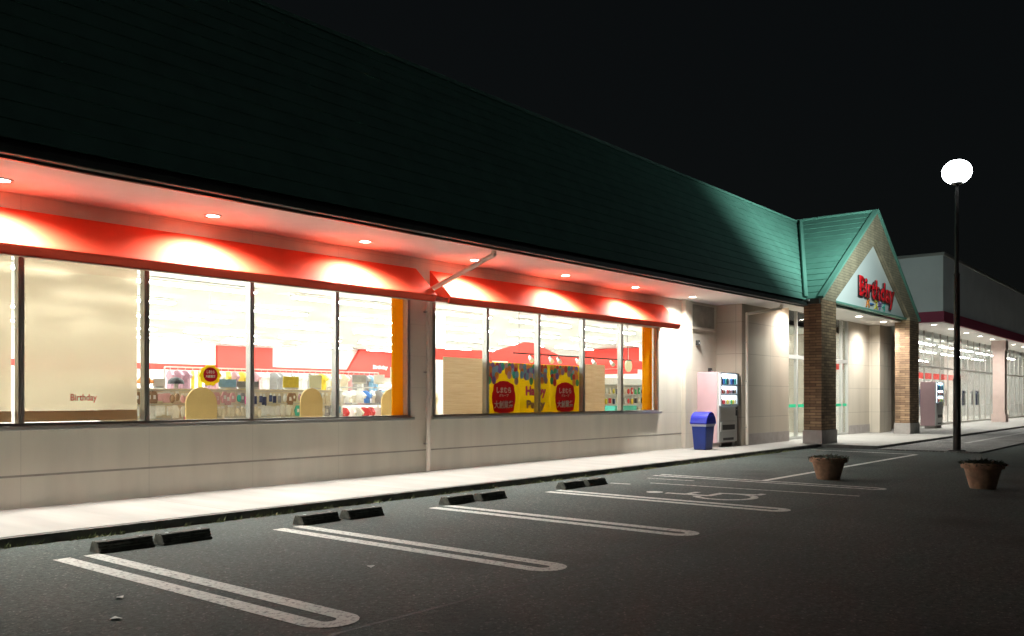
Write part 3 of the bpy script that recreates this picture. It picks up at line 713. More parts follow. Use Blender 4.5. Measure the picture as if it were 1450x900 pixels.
# balloon posters
def ell(b, cx, cz, rx, rz, y, n=18):
    b._f([b.bm.verts.new((cx+rx*math.cos(2*math.pi*i/n), y, cz+rz*math.sin(2*math.pi*i/n))) for i in range(n)][::-1])
BALL = ['red', 'orange', 'green', 'purple', 'teal', 'light blue', 'mauve', 'orange', 'red', 'pale pink']
def poster(x0, x1, bx, lab, badge):
    y = 11.63; z0, z1 = 1.10, 2.18
    t = thing('balloon_poster', lab, 'poster', ((x0+x1)/2, y, z0), 'balloon posters in the window')
    MB().box(x0, x1, y, y+0.012, z0, z1).build('poster_sheet', M['poster_y'], t)
    b = MB(); k = 0
    zz = z1-0.07
    while zz > z0+0.45:
        xx = x0+0.07
        while xx < x1-0.06:
            lim = 1.66+0.34*max(0, 1-abs(xx-bx)/0.42) if badge else 1.80-0.06*abs(math.sin((xx-x0)*5))
            px, pz = xx+random.uniform(-.03, .03), zz+random.uniform(-.03, .03)
            if pz-0.06 > lim:
                b.mi = random.randrange(len(BALL)); ell(b, px, min(pz, z1-0.085), 0.066, 0.082, y-0.0012-0.00006*k); k += 1
            xx += 0.105
        zz -= 0.10
    b.build('balloon_print', [M['c_'+c] for c in BALL], t)
    if badge:
        b = MB(); pts = []
        n = 40; cz = 1.46; rx, rz = 0.37, 0.33
        for i in range(n):
            a = 2*math.pi*i/n; c_, s_ = math.cos(a), math.sin(a)
            e = 0.55
            f = 1+0.035*math.cos(8*a)
            pts.append((bx+rx*f*math.copysign(abs(c_)**e, c_), cz+rz*f*math.copysign(abs(s_)**(0.8 if s_ > 0 else e), s_)))
        b._f([b.bm.verts.new((p[0], y-0.0105, p[1])) for p in pts][::-1])
        bd = b.build('badge', M['poster_m'], t)
        text_mesh('badge_lettering', 'しまむら', [M['white']], bx-0.23, bx+0.23, 1.55, 1.67, y-0.012, 0, 0.03, bd)
        text_mesh('badge_lettering', 'グループ', [M['white']], bx-0.15, bx+0.15, 1.47, 1.53, y-0.012, 0, 0.02, bd)
        text_mesh('badge_lettering', '大創業祭', [M['white']], bx-0.31, bx+0.31, 1.23, 1.39, y-0.012, 0, 0.025, bd)
    else:
        text_mesh('poster_lettering', 'Happy', [M['c_magenta']], bx-0.36, bx+0.36, 1.44, 1.70, y-0.0105, 0, 0.05, t)
        text_mesh('poster_lettering', 'Party', [M['c_mauve']], bx-0.33, bx+0.33, 1.17, 1.40, y-0.0105, 0, 0.05, t)
poster(13.44, 14.46, 13.93, 'balloon poster with a maroon badge, beside the wide wooden board', True)
poster(14.47, 15.53, 15.02, 'yellow balloon poster with mauve party lettering, between two badge posters', False)
poster(15.54, 16.72, 16.10, 'balloon poster with a maroon badge, beside the narrow wooden board', True)

# hanging round badge sign above the packets
t = thing('hanging_badge_sign', 'round maroon and yellow flower shaped sign hanging above the packets', 'sign', (7.95, 12.95, 1.66))
b = MB(); b.prism([(7.99+0.19*(1+0.06*math.cos(10*a))*math.cos(a), 1.82+0.17*(1+0.06*math.cos(10*a))*math.sin(a)) for a in [2*math.pi*i/40 for i in range(40)]], 'y', 12.94, 12.95); b.build('sign_disc', M['poster_y'], t)
b = MB(); b.prism([(7.99+0.13*math.cos(a), 1.83+0.12*math.sin(a)) for a in [2*math.pi*i/24 for i in range(24)]], 'y', 12.935, 12.939); b.build('sign_centre', M['poster_m'], t)
text_mesh('sign_lettering', '大創業祭', [M['white']], 7.90, 8.08, 1.78, 1.825, 12.933, 0, 0.02, t)
text_mesh('sign_lettering', 'しまむら', [M['white']], 7.92, 8.06, 1.85, 1.90, 12.933, 0, 0.02, t)
MB().tube((7.99, 12.945, 1.98), (7.99, 12.945, 3.88), 0.004, n=6).build('cord', M['white'], t)

# packets rack behind the glass
def rack(name, lab, x0, x1, y, z1, rows, panel='c_mauve'):
    t = thing(name, lab, 'display rack', ((x0+x1)/2, y, ZF))
    MB().box(x0, x1, y, y+0.03, ZF+0.12, z1).build('back_panel', M[panel], t)
    MB().box(x0, x1, y-0.35, y-0.001, ZF, ZF+0.12).build('base_shelf', M['white'], t)
    for x in (x0-0.03, x1): MB().box(x, x+0.03, y-0.06, y+0.03, ZF+.121, z1+0.04).build('upright', M['white'], t)
    for z_ in rows: MB().box(x0, x1, y-0.16, y-0.15, z_, z_+0.012).build('peg_rail', M['silver'], t)
    return t
rows = (1.56, 1.34, 1.12, 0.90)
rack('packet_rack', 'low pegged rack of small hanging packets behind the larger window', 6.3, 10.9, 13.2, 1.60, rows, 'c_cream')
def packet(kind):
    b = MB()
    if kind == 0:
        b.box(-0.055, 0.055, -0.012, 0.012, -0.17, -0.03); b.mi = 1; b.box(-0.055, 0.055, -0.006, 0.006, -0.029, 0.0)
    elif kind == 1:
        b.ball((0, 0, -0.11), 0.05, 0.03, 0.075, 10, 6); b.mi = 1; b.box(-0.03, 0.03, -0.005, 0.005, -0.036, 0.0)
    elif kind == 2:
        b.prism([(-0.03, 0), (0.03, 0), (0.065, -0.08), (0.045, -0.185), (-0.045, -0.185), (-0.065, -0.08)], 'y', -0.012, 0.012); b.mi = 1; b.box(-0.02, 0.02, -0.016, -0.0125, -0.12, -0.06)
    else:
        b.tube((0, 0, -0.19), (0, 0, -0.05), 0.036, 0.036, 10); b.mi = 1; b.tube((0, 0, -0.049), (0, 0, -0.005), 0.018, 0.014, 8)
    bmesh.ops.recalc_face_normals(b.bm, faces=b.bm.faces)
    me = bpy.data.meshes.new('packet'); b.bm.to_mesh(me); b.bm.free(); return me
KINDS = [packet(i) for i in range(4)]; KN = ['flat card packet', 'rounded pouch', 'shaped toy packet', 'small bottle']
PC = ['pale pink', 'white', 'grey', 'light blue', 'cream', 'pale pink', 'white', 'brown', 'white', 'teal', 'mauve', 'cream', 'grey', 'white', 'red', 'mauve', 'navy', 'magenta', 'cream']
CACHE = {}; COUNT = {}
def goods(name, kind, c, loc, where, cat, group, scale=1.0):
    key = (kind, c)
    if key not in CACHE:
        me = KINDS[kind].copy(); me.materials.append(M['c_'+c]); me.materials.append(M['white']); CACHE[key] = me
    COUNT[(where, c, kind)] = COUNT.get((where, c, kind), 0)+1
    nth = COUNT[(where, c, kind)]
    o = bpy.data.objects.new(name, CACHE[key]); COL.objects.link(o); o.location = loc; o.scale = (scale, scale, scale)
    o.rotation_euler = (0, 0, random.uniform(-.15, .15))
    tag(o, '%s %s, %s such %s' % (c, KN[kind], ORD[nth-1] if nth <= 16 else str(nth)+'th', where), cat, group)
RN = ['in the top row of the packets rack', 'in the second row of the packets rack', 'in the third row of the packets rack', 'in the lowest row of the packets rack']
for r, z_ in enumerate(rows):
    x = 6.42; run = None
    while x < 10.8:
        if run is None or random.random() < 0.5: run = (random.randrange(4), random.choice(PC))
        goods('goods_packet', run[0], run[1], (x+random.uniform(-.02, .02), 13.2-0.155-random.uniform(0, .06), z_-0.005-random.uniform(0, .035)), RN[r], 'packet', 'small packets on the rack behind the window', random.uniform(0.8, 1.15))
        x += random.uniform(0.072, 0.118)
# things on top of the packets rack
def topcard(x, w_, h, c, lab, y=13.16, z_=1.605):
    t = thing('price_card', lab, 'card', (x, y, z_))
    MB().box(x-w_/2, x+w_/2, y, y+0.008, z_+0.03, z_+0.03+h).build('card', M[c], t)
    MB().box(x-w_/2+.02, x+w_/2-.02, y-0.02, y+0.03, z_, z_+0.029).build('stand', M['silver'], t)
    return t
topcard(7.22, 0.2, 0.12, 'white', 'small white card on the rack below the orange ornament')
topcard(8.45, 0.34, 0.13, 'c_light blue', 'pale blue card on the rack beside the round sign')
topcard(8.85, 0.44, 0.1, 'c_grey', 'long grey card on top of the packets rack')
topcard(9.75, 0.34, 0.2, 'c_yellow', 'bright yellow card above the second arched board')
topcard(10.3, 0.28, 0.24, 'pale_card', 'pale yellow card at the end of the packets rack')
for x, c, lab in ((6.98, 'orange', 'orange toadstool shaped ornament on top of the packets rack'), (6.7, 'yellow', 'yellow and dark ornament on top of the packets rack'), (7.5, 'black', 'black and white cap ornament on top of the packets rack')):
    t = thing('rack_ornament', lab, 'ornament', (x, 13.15, 1.605))
    MB().lathe([(0.13, 0.07), (0.12, 0.12), (0.07, 0.165), (0.0, 0.18)], (x, 13.15, 1.605), 16).build('ornament_cap', M['c_'+c], t, smooth=True)
    MB().tube((x, 13.15, 1.605), (x, 13.15, 1.69), 0.035, 0.03, 10).build('ornament_stem', M['white'], t)

# clothes rails
def clothes_rail(name, lab, x0, x1, y, zz):
    t = thing(name, lab, 'clothes rail', ((x0+x1)/2, y, ZF))
    for z_ in zz: MB().tube((x0, y, z_), (x1, y, z_), 0.014, n=8).build('rail', M['silver'], t)
    for x in (x0, x1):
        MB().tube((x, y, ZF), (x, y, max(zz)), 0.016, n=8).build('upright', M['silver'], t)
        MB().box(x-0.02, x+0.02, y-0.28, y+0.28, ZF, ZF+0.03).build('foot', M['silver'], t)
    return t
def garment_mesh(L=0.36):
    b = MB(); th = 0.028
    pts = [(-.03, -.05), (-.10, -.07), (-.20, -.15), (-.16, -.21), (-.115, -.17), (-.125, -L), (.125, -L), (.115, -.17), (.16, -.21), (.20, -.15), (.10, -.07), (.03, -.05)]
    b.prism(pts, 'x', -th, th)
    b.mi = 1; b.tube((0, 0, -.052), (0, 0, 0.0), 0.006, n=6)
    bmesh.ops.recalc_face_normals(b.bm, faces=b.bm.faces)
    me = bpy.data.meshes.new('garment'); b.bm.to_mesh(me); b.bm.free(); return me
GM = {}
def garment(c, loc, where, L=0.36, rz=0.0, name='hanging_shirt', what='shirt'):
    if (c, L) not in GM:
        me = garment_mesh(L); me.materials.append(M['c_'+c]); me.materials.append(M['silver']); GM[(c, L)] = me
    COUNT[(where, c)] = COUNT.get((where, c), 0)+1
    nth = COUNT[(where, c)]
    o = bpy.data.objects.new(name, GM[(c, L)]); COL.objects.link(o); o.location = loc; o.rotation_euler = (0, 0, rz)
    tag(o, '%s %s, %s of its colour %s' % (c, what, ORD[nth-1] if nth <= 16 else str(nth)+'th', where), 'shirt', 'clothes hanging in the shop')
clothes_rail('clothes_rail', 'two level rail of small clothes beyond the packets rack', 11.05, 13.6, 13.75, (1.66, 1.32))
for i in range(14):
    garment(['white','white','white','white','white','blue','white','grey','light blue','white','mauve','mauve','mauve','grey'][i], (11.15+i*0.172+random.uniform(-.03,.03), 13.75, 1.646), 'on the upper rail of clothes', 0.30, R(-8+random.uniform(-20, 20)))
    garment(['white','white','red','white','white','red','red','white','white','orange','white','white','orange','orange'][i], (11.15+i*0.172+random.uniform(-.03,.03), 13.75, 1.306), 'on the lower rail of clothes', 0.30, R(-8+random.uniform(-20, 20)))
clothes_rail('clothes_rail', 'single rail of mixed clothes farther inside the shop', 13.6, 17.4, 17.4, (1.72,))
for i in range(16):
    garment(random.choice(['white','grey','mauve','pale pink','navy','cream']), (13.75+i*0.22, 17.4, 1.706), 'on the rail farther inside', 0.45, R(5+random.uniform(-20, 20)))
clothes_rail('clothes_rail', 'long high rail of pale clothes behind the packets rack', 9.0, 14.6, 16.2, (2.06,))
for i in range(34):
    garment(random.choice(['white','white','cream','light blue','grey','mauve','pale pink','white','yellow']), (9.12+i*0.162, 16.2, 2.046), 'on the high rail behind the packets', 0.42, R(-8+random.uniform(-22, 22)))
# cards above the clothes
topcard(12.0, 0.38, 0.16, 'c_grey', 'grey card above the upper clothes rail', 13.9, 1.74)
topcard(12.55, 0.3, 0.17, 'white', 'white card above the upper clothes rail', 13.9, 1.74)
topcard(13.05, 0.36, 0.34, 'pale_card', 'tall pale card above the end of the clothes rail', 13.9, 1.74)

# red boards on the shop walls
def wallboard(lab, pts, y0, y1, axis='y'):
    t = thing('red_wall_board', lab, 'wall sign', (0, 0, 0), 'red boards on the shop walls')
    c = Vector((sum(p[0] for p in pts)/len(pts), y0, min(p[1] for p in pts))) if axis == 'y' else Vector((y0, sum(p[0] for p in pts)/len(pts), min(p[1] for p in pts)))
    t.location = c; bpy.context.view_layer.update()
    MB().prism(pts, axis, y0, y1).build('board', M['int_red'], t, loc=c)
    return t
wallboard('square red board high on the back wall above the packets', [(21.2, 2.66), (24.0, 2.66), (24.0, 3.72), (21.2, 3.72)], YB-0.25, YB-0.095)
t = wallboard('red sloping sided board with small white lettering on the back wall', [(28.2, 2.5), (33.2, 2.5), (33.2, 3.88), (29.2, 3.88)], YB-0.30, YB-0.095)
text_mesh('board_lettering', 'Birthday', [M['white']], 30.0, 31.0, 2.86, 3.12, YB-0.31, 0, 0.03, t, loc=t.location)
wallboard('large red board on the end wall above the last posters', [(19.6, 2.9), (26.2, 2.9), (25.2, 3.88), (19.6, 3.88)], XR-0.45, XR-0.295, 'x')

# red pergola fascia inside
t = thing('red_canopy_display', 'long red canopy fascia with a small pointed peak above the posters', 'display canopy', (20, 15, ZF))
MB().prism([(14.9, 2.40), (25.2, 2.40), (25.2, 2.66), (20.5, 2.68), (19.25, 2.99), (18.9, 2.99), (17.6, 2.68), (14.9, 2.66)], 'y', 15.0, 15.06).build('fascia_board', M['int_red'], t)
MB().box(14.9, 25.2, 14.96, 14.998, 2.38, 2.44).build('fascia_lip', M['int_red'], t)
for x in (15.0, 20.0, 25.1): MB().box(x-0.04, x+0.04, 15.061, 15.14, ZF, 2.60).build('post', M['white'], t)
topcard(17.35, 0.62, 0.13, 'pale_card', 'pale card under the red canopy fascia', 14.6, 2.24)
# spotlights on a rail
t = thing('light_rail', 'thin black rail carrying small white spotlights', 'light rail', (17.5, 12.4, 2.45))
MB().box(15.2, 20.2, 12.385, 12.415, 2.44, 2.47).build('rail_bar', M['black'], t)
for x in (15.4, 20.0): MB().tube((x, 12.4, 2.47), (x, 12.4, 3.89), 0.006, n=6).build('hanger', M['black'], t)
for i, x in enumerate((15.83, 16.6, 16.92, 17.7, 18.4, 19.25)):
    t = thing('rail_spotlight', 'small white spotlight, %s along the rail from the shop pier' % ORD[i], 'spotlight', (x, 12.4, 2.36), 'spotlights on the rail')
    MB().tube((x, 12.4, 2.438), (x, 12.4, 2.38), 0.012, n=8).build('bracket', M['black'], t)
    MB().tube((x-0.05, 12.33, 2.30), (x+0.05, 12.47, 2.40), 0.055, 0.035, 12).build('lamp_head', M['white'], t)
# shelves at the end of the second window
t = thing('goods_shelf', 'white shelf unit of small goods beside the narrow wooden board', 'shelf unit', (20.9, 13.2, ZF))
MB().box(19.2, 22.6, 13.3, 13.33, ZF, 2.0).build('back_panel', M['white'], t)
for z_ in (0.55, 0.98, 1.25, 1.52, 1.80): MB().box(19.2, 22.6, 12.95, 13.298, z_, z_+0.02).build('shelf', M['silver'], t)
SH = ['on the lowest visible shelf by the narrow board', 'on the middle shelf by the narrow board', 'on the upper shelf by the narrow board']
for r, z_ in enumerate((1.0, 1.27, 1.54)):
    for i in range(17):
        c = random.choice(['white', 'white', 'yellow', 'black', 'red', 'cream', 'pale pink', 'navy', 'green'])
        goods('shelf_goods', random.randrange(4), c, (19.35+i*0.19, 13.02, z_+0.2), SH[r], 'packet', 'goods on the shelf by the narrow board', 1.0)
t = thing('goods_basket', 'teal plastic basket of goods beside the orange panel', 'basket', (19.75, 12.5, ZF))
MB().hexa([(19.3,12.35,.92),(20.3,12.35,.92),(20.3,12.7,.92),(19.3,12.7,.92)], [(19.26,12.31,1.24),(20.34,12.31,1.24),(20.34,12.74,1.24),(19.26,12.74,1.24)]).build('basket_body', M['c_teal'], t)
MB().box(19.35, 20.25, 12.4, 12.65, ZF, 0.918).build('basket_stand', M['grey'], t)
t = thing('round_hanging_sign', 'round pale disc hanging beside the orange panel of the smaller window', 'sign', (20.4, 13.0, 2.2))
MB().tube((20.4, 12.6, 2.32), (20.4, 12.63, 2.32), 0.17, n=24).build('disc', M['pale_card'], t)
MB().tube((20.4, 12.615, 2.49), (20.4, 12.615, 3.88), 0.005, n=6).build('cord', M['white'], t)
# dress form
t = thing('dress_form', 'white dress form on a dark stand beside the wide wooden board', 'dress form', (14.2, 14.0, ZF))
MB().lathe([(0.10, 1.0), (0.17, 1.05), (0.13, 1.25), (0.18, 1.42), (0.15, 1.55), (0.06, 1.62), (0.05, 1.70)], (14.2, 14.0, 0), 18).build('torso', M['c_cream'], t, smooth=True)
MB().tube((14.2, 14, ZF+.03), (14.2, 14, 1.0), 0.02, n=8).build('stand_pole', M['black'], t)
MB().tube((14.2, 14, ZF), (14.2, 14, ZF+.03), 0.18, n=18).build('stand_base', M['black'], t)

# ------------------------------------------------------------------ vending machines
def make_vending():
    t = thing('vending_machine', None, 'vending machine')
    W_, D_, H_ = 1.14, 0.66, 1.95
    MB().box(0, W_, 0.06, D_, 0, H_).build('cabinet', M['vend_pink'], t, bevel=0.012)
    MB().box(0.0, W_, 0.0, 0.058, 0.02, H_).build('front_door', M['vend_grey'], t, bevel=0.015)
    f = MB(); f.box(0.04, W_-0.12, -0.012, -0.001, 1.04, H_-0.05); f.build('display_backlight', M['vend_lit'], t)
    fr = MB()
    fr.box(0.02, 0.05, -0.06, -0.013, 1.02, H_-0.03); fr.box(W_-0.13, W_-0.02, -0.06, -0.013, 1.02, H_-0.03); fr.box(0.051, W_-0.131, -0.06, -0.013, H_-0.055, H_-0.03)
    for z_ in (1.02, 1.31, 1.56): fr.box(0.051, W_-0.131, -0.055, -0.013, z_, z_+0.045)
    fr.build('display_frame', M['grey'], t)
    cols = [['navy','blue','teal','black','white','blue','navy','teal'], ['red','brown','white','red','brown','mauve','black','brown'], ['red','red','cream','yellow','cream','green','yellow','cream']]
    for r, z_ in enumerate((1.606, 1.356, 1.066)):
        for i in range(8):
            x = 0.11+i*0.115; h = (0.21, 0.13, 0.15)[r]
            MB().lathe([(0.03, 0), (0.034, 0.02), (0.034, h*0.65), (0.016, h*0.85), (0.016, h)], (x, -0.035, z_), 10).build('sample_bottle', M['c_'+cols[r][i]], t)
    MB().box(0.05, W_-0.14, -0.012, -0.001, 0.62, 0.98).build('button_panel', M['silver'], t)
    MB().box(W_-0.12, W_-0.03, -0.02, -0.001, 0.74, 0.98).build('coin_panel', M['black'], t)
    MB().box(W_-0.10, W_-0.06, -0.03, -0.0205, 0.90, 0.92).build('coin_slot', M['silver'], t)
    fl = MB().box(0.06, W_-0.16, -0.03, -0.001, 0.32, 0.58).build('dispensing_surround', M['silver'], t, bevel=0.01)
    MB().box(0.14, W_-0.24, -0.04, -0.0305, 0.36, 0.50).build('dispensing_flap', M['black'], fl)
    MB().box(0.25, W_-0.25, -0.01, -0.001, 0.07, 0.14).build('vent_grille', M['black'], t)
    for x in (0.08, W_-0.22): MB().box(x, x+0.14, 0.04, 0.5, -0.11, -0.001).build('foot_block', M['plinth'], t)
    return t
v = make_vending(); v.location = (21.98, 10.72, 0.21); v['group'] = 'vending machines'
v['label'] = 'pink sided vending machine behind the blue bin'
v2 = clone(v, (41.6, 9.95, 0.21), None, 'distant vending machine between brick pillar and lamp post')
# ------------------------------------------------------------------ blue bin
t = thing('litter_bin', 'blue plastic bin with domed swing lid beside the vending machine', 'bin', (20.85, 10.62, ZW))
bx, by = 20.85, 10.62
def rr(hx, hy, z_): return [(bx-hx,by-hy,z_),(bx+hx,by-hy,z_),(bx+hx,by+hy,z_),(bx-hx,by+hy,z_)]
MB().hexa(rr(.20, .17, ZW), rr(.25, .21, 0.74)).build('bin_body', M['blue'], t, bevel=0.025)
MB().hexa(rr(.256, .216, 0.705), rr(.262, .222, 0.80)).build('bin_bag', M['bag'], t, bevel=0.01)
ld = MB(); prof = []
n = 14
for i in range(n+1):
    a = math.pi*i/n; prof.append((bx-0.27*math.cos(a), 0.80+0.285*math.sin(a)))
ld.prism([(bx-.28, 0.765)]+[(bx-.28, 0.80)]+prof[1:-1]+[(bx+.28, 0.80), (bx+.28, 0.765)], 'y', by-0.24, by+0.24)
l_ = ld.build('domed_lid', M['blue_lid'], t, bevel=0.02)
MB().box(bx-0.15, bx+0.15, by-0.262, by-0.242, 0.83, 0.99).build('swing_flap', M['blue_lid'], l_, bevel=0.008)
# ------------------------------------------------------------------ wheel stops
def make_stop():
    t = thing('wheel_stop', None, 'wheel stop')
    L = 0.535
    b = MB()
    prof = [(0, 0), (0.205, 0), (0.205, 0.03), (0.165, 0.105), (0.145, 0.108), (0.14, 0.098), (0.125, 0.098), (0.12, 0.108), (0.09, 0.108), (0.085, 0.096), (0.07, 0.096), (0.065, 0.108), (0.045, 0.105), (0.048, 0.086), (0.030, 0.080), (0.036, 0.060), (0.016, 0.052), (0.024, 0.034), (0, 0.026)]
    b.prism(prof, 'x', 0.0, L)
    b.build('stop_block', M['rubber'], t, bevel=0.004)
    for x in (0.09, L-0.09): MB().tube((x, 0.105, 0.099), (x, 0.105, 0.112), 0.018, n=10).build('fixing_bolt', M['grey'], t)
    return t
stop = make_stop(); first = True
LABS = ['bay at the blind-covered window', 'second bay along the kerb', 'third bay along the kerb', 'bay beside the wheelchair marking']
for i, (xa, xb) in enumerate(((3.86, 4.48), (6.18, 6.83), (8.58, 9.22), (11.25, 11.88))):
    for j, x in enumerate((xa, xb)):
        o = stop if first else clone(stop)
        first = False
        o.location = (x, 8.10-0.03*j, 0.0); o.rotation_euler = (0, 0, R((-1.5, 1.2, 0.6, -1.0, 2.0, 0.3, -0.8, 1.4)[i*2+j]))
        o['group'] = 'black wheel stops along the kerb'
        o['label'] = 'black wheel stop, %s of the pair in the %s' % (('near one', 'far one')[j], LABS[i])
# ------------------------------------------------------------------ flower pots
def make_pot():
    t = thing('flower_pot', None, 'flower pot')
    MB().lathe([(0.185, 0.0), (0.195, 0.012), (0.275, 0.30), (0.315, 0.305), (0.325, 0.325), (0.322, 0.385), (0.31, 0.395), (0.285, 0.39), (0.275, 0.34), (0.0, 0.34)], (0, 0, 0), 40).build('pot_shell', M['pot'], t, smooth=True)
    MB().lathe([(0.272, 0.341), (0.2, 0.365), (0.0, 0.375)], (0, 0, 0), 24).build('soil', M['soil'], t)
    b = MB()
    for i in range(420):
        a = random.uniform(0, 6.28); r = 0.33*math.sqrt(random.random()); z_ = 0.365+random.uniform(0, 0.07)*(1.15-r/0.36)
        c = Vector((r*math.cos(a), r*math.sin(a), z_ + (0.0 if r < .29 else -0.04*random.random()+.02)))
        d = Vector((random.uniform(-1,1), random.uniform(-1,1), random.uniform(-.3,.8))).normalized(); u = d.orthogonal().normalized()
        l = random.uniform(0.025, 0.07); w_ = l*0.3
        b._f([b.bm.verts.new(c-d*l), b.bm.verts.new(c+u*w_), b.bm.verts.new(c+d*l), b.bm.verts.new(c-u*w_)])
    b.build('wilted_plant', M['dryleaf'], t)
    return t
p1 = make_pot(); p1.location = (15.64, 5.52, 0); p1['group'] = 'terracotta pots'; p1['label'] = 'terracotta pot of wilted plants on the painted white line'
p2 = clone(p1, (15.63, 3.05, 0), None, 'terracotta pot of wilted plants standing alone on dark asphalt'); p2.rotation_euler = (0, 0, 1.9); p2.scale = (0.98, 0.98, 1.05)
# ------------------------------------------------------------------ street lamp
LX, LY = 25.58, 5.61
t = thing('street_lamp', 'tall dark street lamp with a dazzling white head', 'street lamp', (LX, LY, 0.035))
MB().tube((LX, LY, 0.035), (LX, LY, 1.9), 0.098, 0.092, 20).build('lower_pole', M['pole'], t, smooth=True)
MB().tube((LX, LY, 1.9), (LX, LY, 4.75), 0.080, 0.072, 20).tube((LX, LY, 1.9), (LX, LY, 1.98), 0.105, 0.085, 20).build('middle_pole', M['pole'], t, smooth=True)
MB().tube((LX, LY, 4.75), (LX, LY, 7.15), 0.052, 0.045, 16).tube((LX, LY, 4.72), (LX, LY, 4.80), 0.08, 0.055, 16).build('upper_pole', M['pole'], t, smooth=True)
MB().box(LX-0.17, LX+0.17, LY-0.17, LY+0.17, 0.0352, 0.06).build('base_plate', M['pole'], t)
MB().box(LX-0.11, LX-0.095, LY-0.05, LY+0.05, 0.7, 1.15).build('access_hatch', M['pole'], t)
hd = MB().lathe([(0.06, -0.36), (0.14, -0.32), (0.15, -0.29)], (LX, LY, 7.47), 24).lathe([(0.13, 0.30), (0.10, 0.345), (0.03, 0.37), (0.0, 0.372)], (LX, LY, 7.47), 24).build('lamp_head', M['pole'], t, smooth=True)
MB().lathe([(0.0, -0.288)]+[(0.365*math.sin(R(a_)), -0.325*math.cos(R(a_))) for a_ in range(28, 159, 10)]+[(0.0, 0.30)], (LX, LY, 7.47), 40, cap=False).build('lamp_glare_globe', M['globe'], hd, smooth=True)  # globe enlarged and rounded so its shape stands in for the lamp's glare
spot('street_lamp_beam', (LX+0.26, LY+0.40, 7.40), 1350, 130, 1.0, (0.78, 1.0, 0.94), (LX+5.2, LY+8.2, 5.9), 0.12)
# ------------------------------------------------------------------ second shop
b2 = thing('second_shop_building', 'white flat roofed shop with maroon band and lit canopy beyond the entrance', 'shop', (55, 9.3, 0))
X2, Y2, Z20, Z21 = 40.0, 9.30, 4.66, 7.55
MB().box(X2, 100, Y2, 30, 5.10, Z21).box(X2+.05, 100, Y2+.05, 29.9, Z20+.02, 5.098).build('upper_wall', M['b2white'], b2)
MB().box(X2-0.04, 100, Y2-0.04, Y2+0.048, Z20, 5.10).box(X2-0.04, X2+0.048, Y2+0.05, 30, Z20, 5.10).build('maroon_band', M['maroon'], b2)
MB().box(X2-0.06, 100, Y2-0.06, Y2+0.10, Z21-0.09, Z21+0.03).box(X2-0.06, X2+0.10, Y2+0.11, 30, Z21-0.09, Z21+0.03).build('parapet_cap', M['alu'], b2)
MB().box(X2+.05, 100, Y2+0.05, 11.35, Z20-0.02, Z20+0.018).build('soffit', M['soffit'], b2)
for i in range(9): downlight(41.2+i*3.05, 9.95, Z20-0.02, 420, b2, 160, 0.11)
YG2 = 11.2
f = MB()
xs_ = [41.6+1.5*i for i in range(23)]
for x in xs_: f.box(x-0.03, x+0.03, YG2-0.03, YG2+0.03, ZW, Z20-0.02)
f.box(41.6, 75, YG2-0.048, YG2+0.048, ZW, ZW+0.1); f.box(41.6, 75, YG2-0.048, YG2+0.048, 2.9, 2.98)
fr = f.build('shop_window', M['alu'], b2)
for a, b in zip(xs_, xs_[1:]): MB().box(a+.045, b-.045, YG2-.004, YG2+.004, ZW+.1, Z20-.03).build('pane', M['glass'], fr)
MB().box(X2+.2, 41.55, YG2, YG2+.2, ZW, Z20-.02).box(X2+.2, X2+.4, YG2+.2, 29, 0, Z20-.02).box(75.05, 100, YG2, YG2+.2, ZW, Z20-.02).box(X2+.4, 100, 26, 26.2, 0, Z20-.02).box(99.8, 100, 11.4, 26, 0, Z20).build('lower_wall', M['wall_pink'], b2)
MB().box(X2+.4, 99.7, YG2+.2, 26, 0, 0.12).build('shop_floor', M['int_floor'], b2)
MB().box(X2+.4, 99.7, YG2+.2, 26, 4.4, 4.45).build('shop_ceiling', M['int_ceil'], b2)
MB().box(X2+.4, 99.7, 25.9, 25.998, 0.12, 4.4).build('inner_wall', M['int_white'], b2)
MB().box(74.6, 74.8, YG2+.3, 25.598, 0.12, 4.4).build('inner_wall', M['int_white'], b2)
MB().box(X2+.4, 99.7, 25.6, 25.898, 2.5, 3.5).box(X2+.42, 74.5, 16, 16.1, 2.75, 3.15).build('red_wall_band', M['int_red'], b2)
for x in (55.4, 70.0):
    c = MB().box(x-0.32, x+0.32, 9.65, 10.25, ZW, Z20-.02).build('canopy_column', M['b2col'], b2)
    MB().box(x-0.38, x+0.38, 9.59, 10.31, ZW, 0.55).build('column_base', M['b2col'], c)
    MB().box(x-0.38, x+0.38, 9.59, 10.31, 4.1, Z20-.021).build('column_capital', M['b2col'], c)
MB().box(58.6, 62.5, Y2-0.16, Y2-0.062, 5.4, 6.9).build('dark_sign_panel', M['black'], b2)
s2 = None
for y, lab in ((12.1, 'added row nearest its glass'), (14.2, 'front row'), (18.0, 'middle row'), (22.5, 'rear row')):  # row by the glass is added to brighten the storefront
    for i in range(7):
        o = clone(strip0); o.location = (44+i*4.5, y, 4.22); o['group'] = 'strip lights in the second shop'
        o['label'] = 'white strip light in the second shop, %s in the %s' % (ORD[i], lab)
for i, x in enumerate((45.0, 48.4, 52.0, 56.5, 60.5)):
    lab = ORD[i]
    clothes_rail('clothes_rail', 'clothes rail of dark garments in the second shop, %s from its vending machine' % lab, x, x+1.9, 12.4, (1.95,))
    for j in range(6):
        garment(random.choice(['black', 'grey', 'grey', 'white', 'cream', 'navy']), (x+0.2+j*0.3, 12.4, 1.936), 'on the %s rail in the second shop' % lab, 0.95, R(50+random.uniform(-20, 20)), 'hanging_coat', 'long coat')

